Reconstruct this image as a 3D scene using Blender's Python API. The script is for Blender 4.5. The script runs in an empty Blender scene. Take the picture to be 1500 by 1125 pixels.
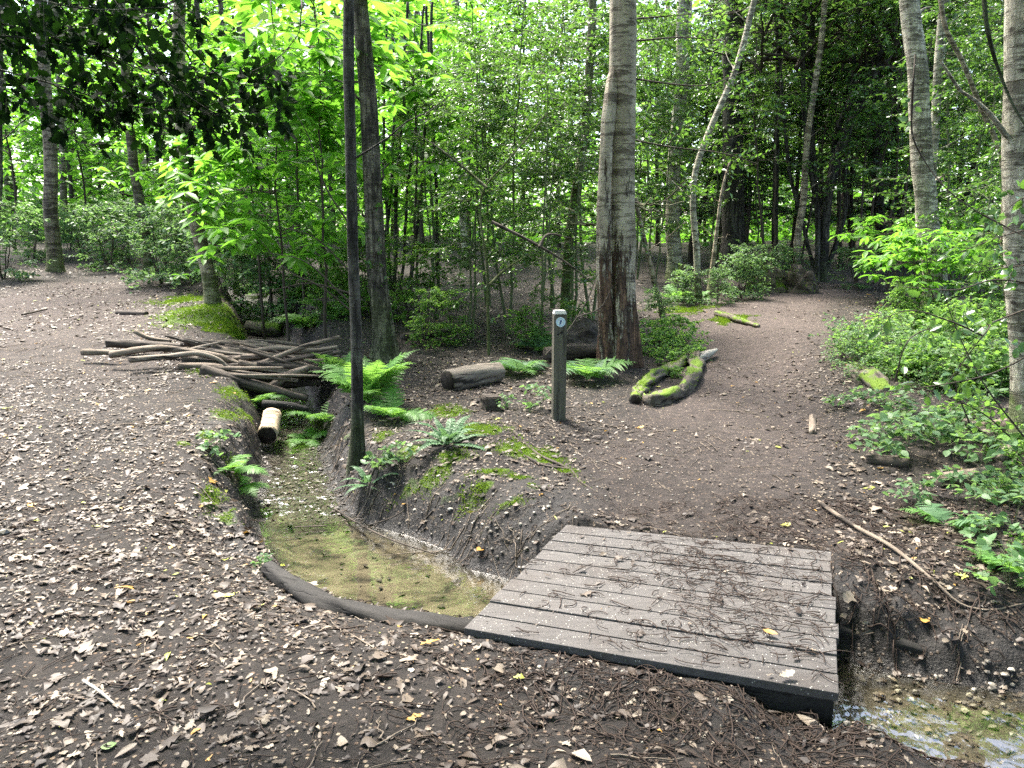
import bpy, bmesh, math, random
import numpy as np
from mathutils import Vector, Matrix

rng = np.random.default_rng(7)
random.seed(7)
scene = bpy.context.scene
COL = scene.collection
PI = math.pi

# ------------------------------------------------------------------ camera model
CAM = np.array([0.0, 0.0, 1.6]); PITCH = math.radians(9.7); F = 1127.0
FW = np.array([0, math.cos(PITCH), -math.sin(PITCH)])
UP = np.array([0, math.sin(PITCH), math.cos(PITCH)])
RT = np.array([1.0, 0, 0])

def ray(px, py):
    return FW + RT * (px - 750) / F + UP * (562.5 - py) / F
def at_z(px, py, z):
    d = ray(px, py); return CAM + d * ((z - CAM[2]) / d[2])
def at_y(px, py, Y):
    d = ray(px, py); return CAM + d * (Y / d[1])
def m_per_px(p):
    return float(np.dot(np.asarray(p) - CAM, FW)) / F

# ------------------------------------------------------------------ noise
_perm = np.random.default_rng(3).permutation(1024)
_val = np.random.default_rng(4).random(1024)
def _h(ix, iy):
    return _val[(_perm[(ix & 1023)] + iy) & 1023]
def vnoise(x, y):
    x = np.asarray(x, float); y = np.asarray(y, float)
    ix = np.floor(x).astype(int); iy = np.floor(y).astype(int)
    fx = x - ix; fy = y - iy
    fx = fx * fx * (3 - 2 * fx); fy = fy * fy * (3 - 2 * fy)
    a = _h(ix, iy); b = _h(ix + 1, iy); c = _h(ix, iy + 1); d = _h(ix + 1, iy + 1)
    return (a * (1 - fx) + b * fx) * (1 - fy) + (c * (1 - fx) + d * fx) * fy - 0.5
def fbm(x, y, o=4):
    s = 0; a = 1.0
    for i in range(o):
        s = s + a * vnoise(x * 2 ** i + 17.3 * i, y * 2 ** i + 5.1 * i); a *= 0.5
    return s
def sstep(a, b, x):
    t = np.clip((np.asarray(x, float) - a) / (b - a), 0, 1); return t * t * (3 - 2 * t)

# ------------------------------------------------------------------ terrain
def softp(v, k=0.8):
    return np.log1p(np.exp(np.clip(v / k, -30, 30))) * k
def base_h(x, y):
    yy = np.minimum(y, 27)
    b = 0.04 * softp(yy - 2.4) + 0.05 * softp(yy - 7, 1.2)
    b = b + 0.028 * np.clip(yy - 3, 0, 7) * sstep(-0.9, -2.3, x)
    b = b + 0.16 * sstep(2.6, 3.6, x) * sstep(4.3, 5.5, y) * sstep(16, 9, y)
    b = b + 0.035 * np.clip(np.abs(x) - 8, 0, 14)
    return b
def water_z(y):
    y = np.asarray(y, float)
    return np.where(y < 5.2, -0.28, np.where(y < 7.6, -0.28 + (y - 5.2) * 0.09, -0.064 + (y - 7.6) * 0.07))

def wpx(px, py):
    z = -0.28
    for _ in range(25):
        p = at_z(px, py, z); z = 0.5 * z + 0.5 * float(water_z(p[1]))
    return p[:2]
_L = [(318, 425), (352, 470), (380, 545), (392, 600), (388, 650), (380, 700), (370, 745), (380, 800), (400, 842), (450, 880), (510, 905), (570, 918), (640, 928), (700, 938)]
_R = [(735, 842), (690, 832), (655, 803), (600, 782), (550, 770), (515, 752), (495, 715), (480, 670), (470, 620), (445, 560), (425, 480), (385, 425)]
poly = [wpx(*p) for p in _L]
poly += [np.array([0.35, 2.95]), np.array([0.85, 2.72]), wpx(1235, 1108), wpx(1330, 1135), wpx(1500, 1165), np.array([3.4, 1.75]), np.array([6.5, 1.2]), np.array([12, 0.2])]
poly += [np.array([12, 1.3]), np.array([6.5, 2.1]), np.array([3.4, 2.75]), wpx(1480, 1010), wpx(1400, 998), wpx(1300, 982), wpx(1225, 962), np.array([1.0, 3.45])]
poly += [wpx(*p) for p in _R]
POLY = np.array(poly)

def poly_sd(P, x, y):
    x = np.asarray(x, float); y = np.asarray(y, float)
    d = np.full(x.shape, 1e9); ins = np.zeros(x.shape, bool)
    n = len(P)
    for i in range(n):
        ax, ay = P[i]; bx, by = P[(i + 1) % n]
        ex, ey = bx - ax, by - ay
        t = np.clip(((x - ax) * ex + (y - ay) * ey) / (ex * ex + ey * ey + 1e-12), 0, 1)
        dd = (x - ax - t * ex) ** 2 + (y - ay - t * ey) ** 2
        d = np.minimum(d, dd)
        c = ((ay > y) != (by > y))
        with np.errstate(divide='ignore', invalid='ignore'):
            xi = (bx - ax) * (y - ay) / (by - ay + 1e-30) + ax
        ins ^= c & (x < xi)
    d = np.sqrt(d)
    return np.where(ins, -d, d)
def line_d(P, x, y):
    d = np.full(np.shape(x), 1e9)
    for i in range(len(P) - 1):
        ax, ay = P[i][:2]; bx, by = P[i + 1][:2]
        ex, ey = bx - ax, by - ay
        t = np.clip(((x - ax) * ex + (y - ay) * ey) / (ex * ex + ey * ey + 1e-12), 0, 1)
        d = np.minimum(d, (x - ax - t * ex) ** 2 + (y - ay - t * ey) ** 2)
    return np.sqrt(d)

# footbridge deck corners, on the plane z = DZ
DZ = 0.03
NL = at_z(680, 920, DZ)[:2]; NR = at_z(1225, 1015, DZ)[:2]; FLc = at_z(830, 768, DZ)[:2]; FRc = at_z(1218, 808, DZ)[:2]
DECK = np.array([NL, NR, FRc, FLc])

def unit2(v): return v / np.linalg.norm(v)
MOUND = at_z(700, 640, 0.2)[:2]
def H(x, y, fine=True):
    x = np.asarray(x, float); y = np.asarray(y, float)
    top = base_h(x, y)
    top = top + 0.10 * np.exp(-(((x - MOUND[0]) / 0.55) ** 2 + ((y - MOUND[1]) / 0.5) ** 2))
    top = top + 0.15 * np.exp(-(((x + 4.15) / 0.9) ** 2 + ((y - 10.6) / 1.6) ** 2))
    rough = fbm(x * 1.3, y * 1.3, 3)
    top = top + 0.035 * rough
    if fine:
        top = top + 0.014 * fbm(x * 7, y * 7, 3)
    sd = poly_sd(POLY, x, y)
    W = water_z(y)
    nearside = sstep(4.6, 4.0, y + 0.45 * (x + 1.3)) * sstep(1.3, 0.9, x)
    top = top - 0.165 * nearside * sstep(0.75, 0.0, sd) - 0.03 * nearside * sstep(1.5, 0.3, sd)
    bw = 0.42 + 0.1 * fbm(x * 2, y * 2, 2)
    near = sstep(4.5, 4.1, y + 0.25 * x) * sstep(3.95, 3.6, y)
    bw = np.where((y < 4.2 - 0.55 * (x + 1.3)) & (x < 1.1), 0.10 + 0 * x, bw)
    bw = np.where((x > 1.1) & (y < 2.75), 0.38 + 0.7 * sstep(1.15, 1.9, x), bw)
    bw = np.where((x > 1.1) & (y >= 2.75), 0.5 + 0 * x, bw)
    bw = np.where((x > 0.35) & (x < 1.75) & (y > 3.2), 0.30 + 0 * x, bw)
    sdn = sd + 0.10 * fbm(x * 3.1, y * 3.1, 3) * sstep(0, 0.12, sd)
    t = np.clip(sdn / bw, 0, 1)
    prof = 1 - (1 - t) ** 1.9
    prof = prof * (1 + 0.0 * prof)
    h = W + 0.01 + (top - W - 0.01) * prof
    dep = np.where(y < 5.2, 0.085, 0.035)
    bed = W + 0.012 - dep * np.clip(-sd / 0.22, 0, 1) + 0.012 * fbm(x * 9, y * 9, 3) * np.clip(-sd / 0.1, 0, 1)
    h = np.where(sd < 0, bed, h)
    if fine:
        h = h + (0.10 * fbm(x * 6.5, y * 6.5, 4) + 0.06 * np.abs(fbm(x * 4 + 9, y * 4, 2))) * np.clip(prof * (1 - prof) * 4, 0, 1) * (sd > 0)
    # below the deck
    ds = poly_sd(DECK, x, y)
    ex = FRc - FLc; en = unit2(ex); fx = ((x - FLc[0]) * en[0] + (y - FLc[1]) * en[1]) / np.linalg.norm(ex); fn = -(x - FLc[0]) * en[1] + (y - FLc[1]) * en[0]
    flush = sstep(0.02, 0.22, fx) * sstep(1.12, 1.0, fx) * sstep(-0.10, -0.05, fn) * sstep(0.9, 0.15, fn)
    h = h * (1 - flush) + (DZ - 0.004 + 0.012 * fbm(x * 6, y * 6, 2) + 0.02 * np.clip(fn, 0, 2)) * flush
    ey = NR - NL; el = np.linalg.norm(ey); ey = ey / el; gx_ = ((x - NL[0]) * ey[0] + (y - NL[1]) * ey[1]) / el; gn = (x - NL[0]) * ey[1] - (y - NL[1]) * ey[0]
    fl2 = sstep(-0.10, 0.04, gx_) * sstep(1.0, 0.74, gx_) * sstep(-0.10, -0.03, gn) * sstep(0.55, 0.1, gn)
    h = h * (1 - fl2) + (DZ - 0.028 - 0.02 * gx_ + 0.010 * fbm(x * 6, y * 6, 2)) * fl2
    h = np.where(ds < -0.045, np.minimum(h, DZ - 0.06), np.where(ds < 0.0, np.minimum(h, DZ - 0.05), h))
    return h
def hz(x, y):
    return float(H(np.array([x]), np.array([y]))[0])
_T = np.concatenate([np.arange(1.5, 12, 0.02), np.arange(12, 60, 0.1)])
def on_ground(px, py):
    d = ray(px, py)
    P = CAM[None] + d[None] * _T[:, None]
    below = P[:, 2] < H(P[:, 0], P[:, 1])
    i = int(np.argmax(below)) if below.any() else len(_T) - 1
    return P[i].copy()

# ------------------------------------------------------------------ mesh helpers
class Geo:
    def __init__(s):
        s.v = []; s.f = []; s.t = []; s.n = 0; s.mi = []
    def add(s, verts, faces, tint=0.5, mi=0):
        verts = np.asarray(verts, float).reshape(-1, 3)
        for fa in (faces if isinstance(faces, list) else [faces]):
            fa = np.asarray(fa, int)
            if fa.size:
                s.f.append(fa + s.n); s.mi.append(np.full(len(fa), mi))
        s.v.append(verts)
        s.t.append(np.broadcast_to(np.asarray(tint, float), (len(verts),)))
        s.n += len(verts); return s
    def mesh(s, name, mats, smooth=True):
        me = bpy.data.meshes.new(name)
        V = np.concatenate(s.v); T = np.concatenate(s.t)
        me.vertices.add(len(V)); me.vertices.foreach_set('co', V.astype(np.float32).ravel())
        loops = np.concatenate([f.ravel() for f in s.f])
        cnt = np.concatenate([np.full(len(f), f.shape[1]) for f in s.f])
        st = np.concatenate([[0], np.cumsum(cnt)[:-1]])
        me.loops.add(len(loops)); me.loops.foreach_set('vertex_index', loops.astype(np.int32))
        me.polygons.add(len(cnt)); me.polygons.foreach_set('loop_start', st.astype(np.int32))
        me.polygons.foreach_set('material_index', np.concatenate(s.mi).astype(np.int32))
        me.polygons.foreach_set('use_smooth', np.full(len(cnt), smooth))
        me.update(calc_edges=True)
        a = me.attributes.new('tint', 'FLOAT', 'POINT'); a.data.foreach_set('value', T.astype(np.float32))
        for m in (mats if isinstance(mats, (list, tuple)) else [mats]): me.materials.append(m)
        return me
    def obj(s, name, mats, parent=None, loc=None, smooth=True):
        return link(name, s.mesh(name, mats, smooth), parent, loc)

def link(name, me, parent=None, loc=None, rotz=0, scale=None):
    o = bpy.data.objects.new(name, me); COL.objects.link(o)
    if parent: o.parent = parent
    if loc is not None: o.location = loc
    if rotz: o.rotation_euler = (0, 0, rotz)
    if scale is not None: o.scale = (scale,) * 3 if np.isscalar(scale) else scale
    return o
def tag(o, label, cat, group=None, kind=None):
    o['label'] = label; o['category'] = cat
    if group: o['group'] = group
    if kind: o['kind'] = kind
    return o
def thing(name, label, cat, loc, group=None, rotz=0, scale=None):
    o = link(name, None, None, loc, rotz, scale); o.empty_display_size = 0.1
    return tag(o, label, cat, group)

def smooth_line(pts, n):
    pts = np.asarray(pts, float)
    d = np.concatenate([[0], np.cumsum(np.linalg.norm(np.diff(pts, axis=0), axis=1))])
    t = np.linspace(0, d[-1], n)
    if len(pts) < 3:
        return np.stack([np.interp(t, d, pts[:, k]) for k in range(3)], 1)
    # Catmull-Rom tangents, hermite
    m = np.gradient(pts, d, axis=0)
    i = np.clip(np.searchsorted(d, t, side='right') - 1, 0, len(d) - 2)
    h = (d[i + 1] - d[i])[:, None]; s = ((t - d[i]) / (d[i + 1] - d[i]))[:, None]
    return (2 * s**3 - 3 * s**2 + 1) * pts[i] + (s**3 - 2 * s**2 + s) * h * m[i] + (-2 * s**3 + 3 * s**2) * pts[i + 1] + (s**3 - s**2) * h * m[i + 1]

def tube(G, pts, rad, sides=8, tint=0.5, cap=True, lump=0.0, lfreq=3.0, mi=0, section=None, seed=0):
    pts = np.asarray(pts, float); n = len(pts)
    rad = np.broadcast_to(np.asarray(rad, float), (n,))
    tg = np.gradient(pts, axis=0); tg /= np.linalg.norm(tg, axis=1, keepdims=True) + 1e-9
    ref = np.array([1.0, 0.0, 0.0]) if abs(tg[:, 0]).mean() < 0.8 else np.array([0, 0, 1.0])
    u = ref[None] - tg * (tg @ ref)[:, None]; u /= np.linalg.norm(u, axis=1, keepdims=True)
    w = np.cross(tg, u)
    a = np.arange(sides) / sides * 2 * PI
    R = np.repeat(rad[:, None], sides, 1)
    if lump:
        L = np.concatenate([[0], np.cumsum(np.linalg.norm(np.diff(pts, axis=0), axis=1))])
        ca = np.cos(a)[None] * 2.0; sa = np.sin(a)[None] * 2.0
        R = R * (1 + lump * (fbm(L[:, None] * lfreq + ca + seed * 13.7, sa + L[:, None] * 0.4 + seed * 3.1, 3)))
    if section is not None: R = R * section(np.linspace(0, 1, n)[:, None], a[None])
    V = pts[:, None] + R[..., None] * (np.cos(a)[None, :, None] * u[:, None] + np.sin(a)[None, :, None] * w[:, None])
    i = np.arange(n - 1)[:, None]; j = np.arange(sides)[None]
    q = np.stack([i * sides + j, i * sides + (j + 1) % sides, (i + 1) * sides + (j + 1) % sides, (i + 1) * sides + j], -1).reshape(-1, 4)
    V = V.reshape(-1, 3); faces = [q]
    if cap:
        V = np.concatenate([V, [pts[0]], [pts[-1]]]); b = n * sides
        jj = np.arange(sides)
        faces.append(np.stack([np.full(sides, b), (jj + 1) % sides, jj], 1))
        faces.append(np.stack([np.full(sides, b + 1), (n - 1) * sides + jj, (n - 1) * sides + (jj + 1) % sides], 1))
    G.add(V, faces, tint, mi); return G

def leaf_tmpl(st, base_w=0.0, fold=0.12, droop=0.0):
    """st: [(t, halfwidth)...] -> verts along +X, width along Y"""
    v = [(0, 0, 0)]
    for t, w in st:
        z = -droop * t * t
        v += [(t, w, z + fold * w), (t, 0, z), (t, -w, z + fold * w)]
    v.append((1, 0, -droop)); k = len(st); tip = 1 + 3 * k
    tri = [(0, 2, 1), (0, 3, 2)]; quad = []
    for i in range(k - 1):
        a = 1 + 3 * i; b = a + 3
        quad += [(a, a + 1, b + 1, b), (a + 1, a + 2, b + 2, b + 1)]
    a = 1 + 3 * (k - 1); tri += [(a, a + 1, tip), (a + 1, a + 2, tip)]
    return np.array(v, float), np.array(tri), np.array(quad).reshape(-1, 4)
LEAF = leaf_tmpl([(0.3, 0.24), (0.7, 0.2)], fold=0.3, droop=0.12)
HOLLYF = leaf_tmpl([(0.35, 0.27), (0.7, 0.2)], fold=0.5, droop=0.15)
HOLLYN = leaf_tmpl([(0.08, 0.10), (0.2, 0.28), (0.32, 0.2), (0.45, 0.32), (0.57, 0.22), (0.7, 0.27), (0.82, 0.13), (0.9, 0.1)], fold=0.35, droop=0.12)
CHEST = leaf_tmpl([(0.2, 0.12), (0.5, 0.18), (0.8, 0.11)], fold=0.3, droop=0.22)
OVAL = leaf_tmpl([(0.1, 0.16), (0.3, 0.3), (0.55, 0.3), (0.8, 0.17)], fold=0.2, droop=0.12)
OAK = leaf_tmpl([(0.1, 0.05), (0.22, 0.17), (0.3, 0.11), (0.45, 0.27), (0.54, 0.17), (0.68, 0.29), (0.78, 0.17), (0.9, 0.15)], fold=0.03, droop=0.0)
BEECH = leaf_tmpl([(0.12, 0.17), (0.35, 0.31), (0.6, 0.3), (0.85, 0.14)], fold=0.04, droop=0.0)

def unit(v):
    v = np.asarray(v, float); return v / (np.linalg.norm(v, axis=-1, keepdims=True) + 1e-9)
def leaves(G, pos, d, nrm, size, tmpl, tint, curl=None, curly=None, mi=0, torn=0.0):
    N = len(pos)
    if N == 0: return G
    tv, tri, quad = tmpl; m = len(tv)
    X = unit(d); Z = unit(nrm - X * np.sum(nrm * X, 1, keepdims=True)); Y = np.cross(Z, X)
    L = np.repeat(tv[None], N, 0).copy()
    if torn: L[..., 1] *= 1 + torn * rng.normal(0, 1, L.shape[:2]); L[..., 0] += 0.09 * torn * rng.normal(0, 1, L.shape[:2]); L[..., 1] *= rng.uniform(.55, 1.25, (N, 1)); L[..., 2] += .05 * torn * rng.normal(0, 1, L.shape[:2])
    if curl is not None:
        L[..., 2] += np.asarray(curl)[:, None] * ((L[..., 0] - 0.5) ** 2 - 0.25)
    if curly is not None:
        L[..., 2] += np.asarray(curly)[:, None] * L[..., 1] ** 2
    L *= np.broadcast_to(np.asarray(size, float), (N,))[:, None, None]
    V = pos[:, None] + L[..., :1] * X[:, None] + L[..., 1:2] * Y[:, None] + L[..., 2:] * Z[:, None]
    off = (np.arange(N) * m)[:, None, None]
    fs = [(tri[None] + off).reshape(-1, 3)]
    if len(quad): fs.append((quad[None] + off).reshape(-1, 4))
    G.add(V.reshape(-1, 3), fs, np.repeat(np.broadcast_to(np.asarray(tint, float), (N,)), m), mi)
    return G

# ------------------------------------------------------------------ materials
def new_mat(name):
    m = bpy.data.materials.new(name); m.use_nodes = True
    nt = m.node_tree; nt.nodes.clear()
    out = nt.nodes.new('ShaderNodeOutputMaterial')
    def N(t, **kw):
        n = nt.nodes.new('ShaderNode' + t)
        for k, v in kw.items():
            if k.startswith('_'): setattr(n, k[1:], v)
            else:
                key = int(k[1:]) if k[0] == 'i' and k[1:].isdigit() else k.replace('__', ' ')
                if hasattr(v, 'is_output') or isinstance(v, bpy.types.NodeSocket): nt.links.new(v, n.inputs[key])
                else: n.inputs[key].default_value = v
        return n
    return m, nt, out, N
def c4(c): return (c[0], c[1], c[2], 1)
def ramp(N, fac, stops):
    r = N('ValToRGB', Fac=fac); e = r.color_ramp.elements
    while len(e) < len(stops): e.new(0.5)
    for i, (p, c) in enumerate(stops):
        e[i].position = p; e[i].color = c4(c) if not np.isscalar(c) else (c, c, c, 1)
    return r.outputs['Color']
def mix(N, fac, a, b, mode='MIX'):
    n = N('Mix', _data_type='RGBA', _blend_type=mode)
    nt = n.id_data
    for idx, v in ((0, fac), (6, a), (7, b)):
        if isinstance(v, bpy.types.NodeSocket): nt.links.new(v, n.inputs[idx])
        else: n.inputs[idx].default_value = v if np.isscalar(v) else c4(v)
    return n.outputs[2]
def math_(N, op, a, b=0.0):
    n = N('Math', _operation=op); nt = n.id_data
    for i, v in enumerate((a, b)):
        if isinstance(v, bpy.types.NodeSocket): nt.links.new(v, n.inputs[i])
        else: n.inputs[i].default_value = v
    return n.outputs[0]
def bump(N, h, s, d=0.02):
    return N('Bump', Height=h, Strength=s, Distance=d).outputs[0]
def attr(N, name):
    return N('Attribute', _attribute_name=name).outputs['Fac']
def coord(N, scale=(1, 1, 1)):
    tc = N('TexCoord').outputs['Object']
    return N('Mapping', Vector=tc, Scale=scale).outputs[0]
def noise(N, vec, scale, detail=4, rough=0.55):
    return N('TexNoise', Vector=vec, Scale=scale, Detail=detail, Roughness=rough).outputs['Fac']

def leaf_mat(name, c0, c1, tr, trf=0.45, rough=0.4, spec=0.5):
    m, nt, out, N = new_mat(name)
    t = attr(N, 'tint')
    oi = N('ObjectInfo').outputs['Random']
    t2 = math_(N, 'ADD', math_(N, 'MULTIPLY', t, 0.8), math_(N, 'MULTIPLY', oi, 0.2))
    col = ramp(N, t2, [(0.0, c0), (0.9, c1), (0.97, (min(1, c1[0] * 1.9), c1[1] * 1.1, c1[2])) ])
    p = N('BsdfPrincipled', Base__Color=col, Roughness=rough)
    p.inputs['Specular IOR Level'].default_value = spec
    tcol = mix(N, t2, [x * 0.7 for x in tr], tr)
    b = N('BsdfTranslucent', Color=tcol)
    mx = N('MixShader', Fac=trf, i1=p.outputs[0], i2=b.outputs[0])
    nt.links.new(mx.outputs[0], out.inputs[0]); return m

def bark_mat(name, ca, cb, cdark, ring=0.5, moss=0.0, moss_h=0.8, rough=0.85, vert=0.3, mossc=(0.07, 0.11, 0.015), knots=0.0):
    m, nt, out, N = new_mat(name)
    oi = N('ObjectInfo').outputs['Random']
    base = N('TexCoord').outputs['Object']
    shift = N('CombineXYZ', X=math_(N, 'MULTIPLY', oi, 37.0), Y=math_(N, 'MULTIPLY', oi, 11.0), Z=math_(N, 'MULTIPLY', oi, 53.0)).outputs[0]
    pos = N('VectorMath', _operation='ADD', i0=base, i1=shift).outputs[0]
    def cs(sc): return N('Mapping', Vector=pos, Scale=sc).outputs[0]
    big = noise(N, cs((2.2, 2.2, 1.1)), 2.2, 6, 0.65)
    col = ramp(N, big, [(0.32, ca), (0.66, cb)])
    pt = ramp(N, noise(N, cs((5, 5, 3)), 2.0, 5, 0.7), [(0.42, 0.0), (0.62, 1.0)])          # lichen / weathering patches
    col = mix(N, math_(N, 'MULTIPLY', pt, 0.45), col, mix(N, 0.35, [min(1, x * 1.25) for x in cb], (0.22, 0.25, 0.17)))
    lent = noise(N, cs((2.4, 2.4, 12)), 1.5, 6, 0.7)
    lm = ramp(N, lent, [(0.52, 0.0), (0.60, 1.0)])
    l2 = ramp(N, noise(N, cs((0.9, 0.9, 6.5)), 1.3, 4, 0.6), [(0.56, 0.0), (0.62, 1.0)])
    lm = math_(N, 'MAXIMUM', lm, l2)
    col = mix(N, math_(N, 'MULTIPLY', lm, ring), col, cdark)
    vs = noise(N, cs((13, 13, 1.6)), 1.5, 6, 0.75)
    vm = ramp(N, vs, [(0.48, 0.0), (0.6, 1.0)])
    col = mix(N, math_(N, 'MULTIPLY', vm, vert), col, cdark)
    hk = 0.0
    if knots:
        vo = N('TexVoronoi', Vector=cs((5.5, 5.5, 7.5)), Scale=1.3)
        kn = ramp(N, math_(N, 'ADD', vo.outputs['Distance'], math_(N, 'MULTIPLY', vs, 0.25)), [(0.24, 1.0), (0.36, 0.0)])
        col = mix(N, math_(N, 'MULTIPLY', kn, knots), col, cdark)
    fine = noise(N, cs((1, 1, 1)), 34, 5, 0.75)
    col = mix(N, 0.55, col, mix(N, 1.0, col, mix(N, fine, (0.15, 0.15, 0.15), (1.85, 1.85, 1.85)), 'MULTIPLY'))
    if moss:
        z = N('SeparateXYZ', Vector=base).outputs['Z']
        mm = noise(N, cs((1, 1, 0.5)), 4, 5, 0.6)
        zz = math_(N, 'SUBTRACT', 1.0, math_(N, 'DIVIDE', z, moss_h))
        k = math_(N, 'ADD', math_(N, 'MULTIPLY', N('Clamp', Value=zz, Min=-0.6, Max=1).outputs[0], 0.30), mm)
        mk = ramp(N, k, [(0.54, 0.0), (0.70, 1.0)])
        col = mix(N, math_(N, 'MULTIPLY', mk, moss), col, mix(N, fine, [x * 0.5 for x in mossc], [x * 1.6 for x in mossc]))
    hgt = math_(N, 'SUBTRACT', math_(N, 'MULTIPLY', fine, 0.7), math_(N, 'ADD', math_(N, 'MULTIPLY', lm, ring), math_(N, 'MULTIPLY', vm, vert * 1.5)))
    p = N('BsdfPrincipled', Base__Color=col, Roughness=rough, Normal=bump(N, hgt, 1.0, 0.025))
    p.inputs['Specular IOR Level'].default_value = 0.25
    nt.links.new(p.outputs[0], out.inputs[0]); return m

def wood_mat(name, ca, cb, axis='X', rough=0.8, cracks=0.5, moss=0.0, mossc=(0.08, 0.13, 0.012), grain=1.0):
    m, nt, out, N = new_mat(name)
    sc = {'X': (1.0, 9, 9), 'Y': (9, 1.0, 9), 'Z': (14, 14, 1.2)}[axis]
    g = noise(N, coord(N, sc), 2.2, 6, 0.65)
    col = ramp(N, g, [(0.3, ca), (0.7, cb)])
    cr = ramp(N, noise(N, coord(N, [s * 1.5 for s in sc]), 1.4, 3, 0.5), [(0.36, 1.0), (0.43, 0.0)])
    col = mix(N, math_(N, 'MULTIPLY', cr, cracks), col, (0.008, 0.006, 0.005))
    fine = noise(N, coord(N), 45, 4, 0.75)
    col = mix(N, 0.5, col, mix(N, 1.0, col, mix(N, fine, (0.2, 0.2, 0.2), (1.8, 1.8, 1.8)), 'MULTIPLY'))
    if moss:
        nz = N('SeparateXYZ', Vector=N('NewGeometry').outputs['Normal']).outputs['Z']
        mm = noise(N, coord(N), 5, 5, 0.6)
        k = math_(N, 'ADD', math_(N, 'MULTIPLY', nz, 0.14), mm)
        mk = ramp(N, k, [(0.63 - 0.07 * moss, 0.0), (0.70 - 0.07 * moss, 1.0)])
        col = mix(N, mk, col, mix(N, fine, [x * 0.4 for x in mossc], [x * 1.8 for x in mossc]))
    hgt = math_(N, 'ADD', math_(N, 'MULTIPLY', g, grain), math_(N, 'SUBTRACT', math_(N, 'MULTIPLY', fine, 0.3), cr))
    p = N('BsdfPrincipled', Base__Color=col, Roughness=rough, Normal=bump(N, hgt, 0.6, 0.01))
    p.inputs['Specular IOR Level'].default_value = 0.3
    nt.links.new(p.outputs[0], out.inputs[0]); return m

def plain_mat(name, c, rough=0.6, var=0.3, scale=30, spec=0.3):
    m, nt, out, N = new_mat(name)
    n = noise(N, coord(N), scale, 4, 0.6)
    col = mix(N, n, [x * (1 - var) for x in c], [min(1, x * (1 + var)) for x in c])
    p = N('BsdfPrincipled', Base__Color=col, Roughness=rough, Normal=bump(N, n, 0.3, 0.005))
    p.inputs['Specular IOR Level'].default_value = spec
    nt.links.new(p.outputs[0], out.inputs[0]); return m

def tint_mat(name, stops, rough=0.7, tr=0.15, spec=0.3):
    m, nt, out, N = new_mat(name)
    t = attr(N, 'tint'); col = ramp(N, t, stops)
    n = noise(N, coord(N), 70, 3, 0.6)
    col = mix(N, math_(N, 'MULTIPLY', n, 0.55), col, mix(N, 1.0, col, (0.35, 0.3, 0.27), 'MULTIPLY'))
    p = N('BsdfPrincipled', Base__Color=col, Roughness=rough)
    p.inputs['Specular IOR Level'].default_value = spec
    b = N('BsdfTranslucent', Color=col)
    mx = N('MixShader', Fac=tr, i1=p.outputs[0], i2=b.outputs[0])
    nt.links.new(mx.outputs[0], out.inputs[0]); return m

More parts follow.
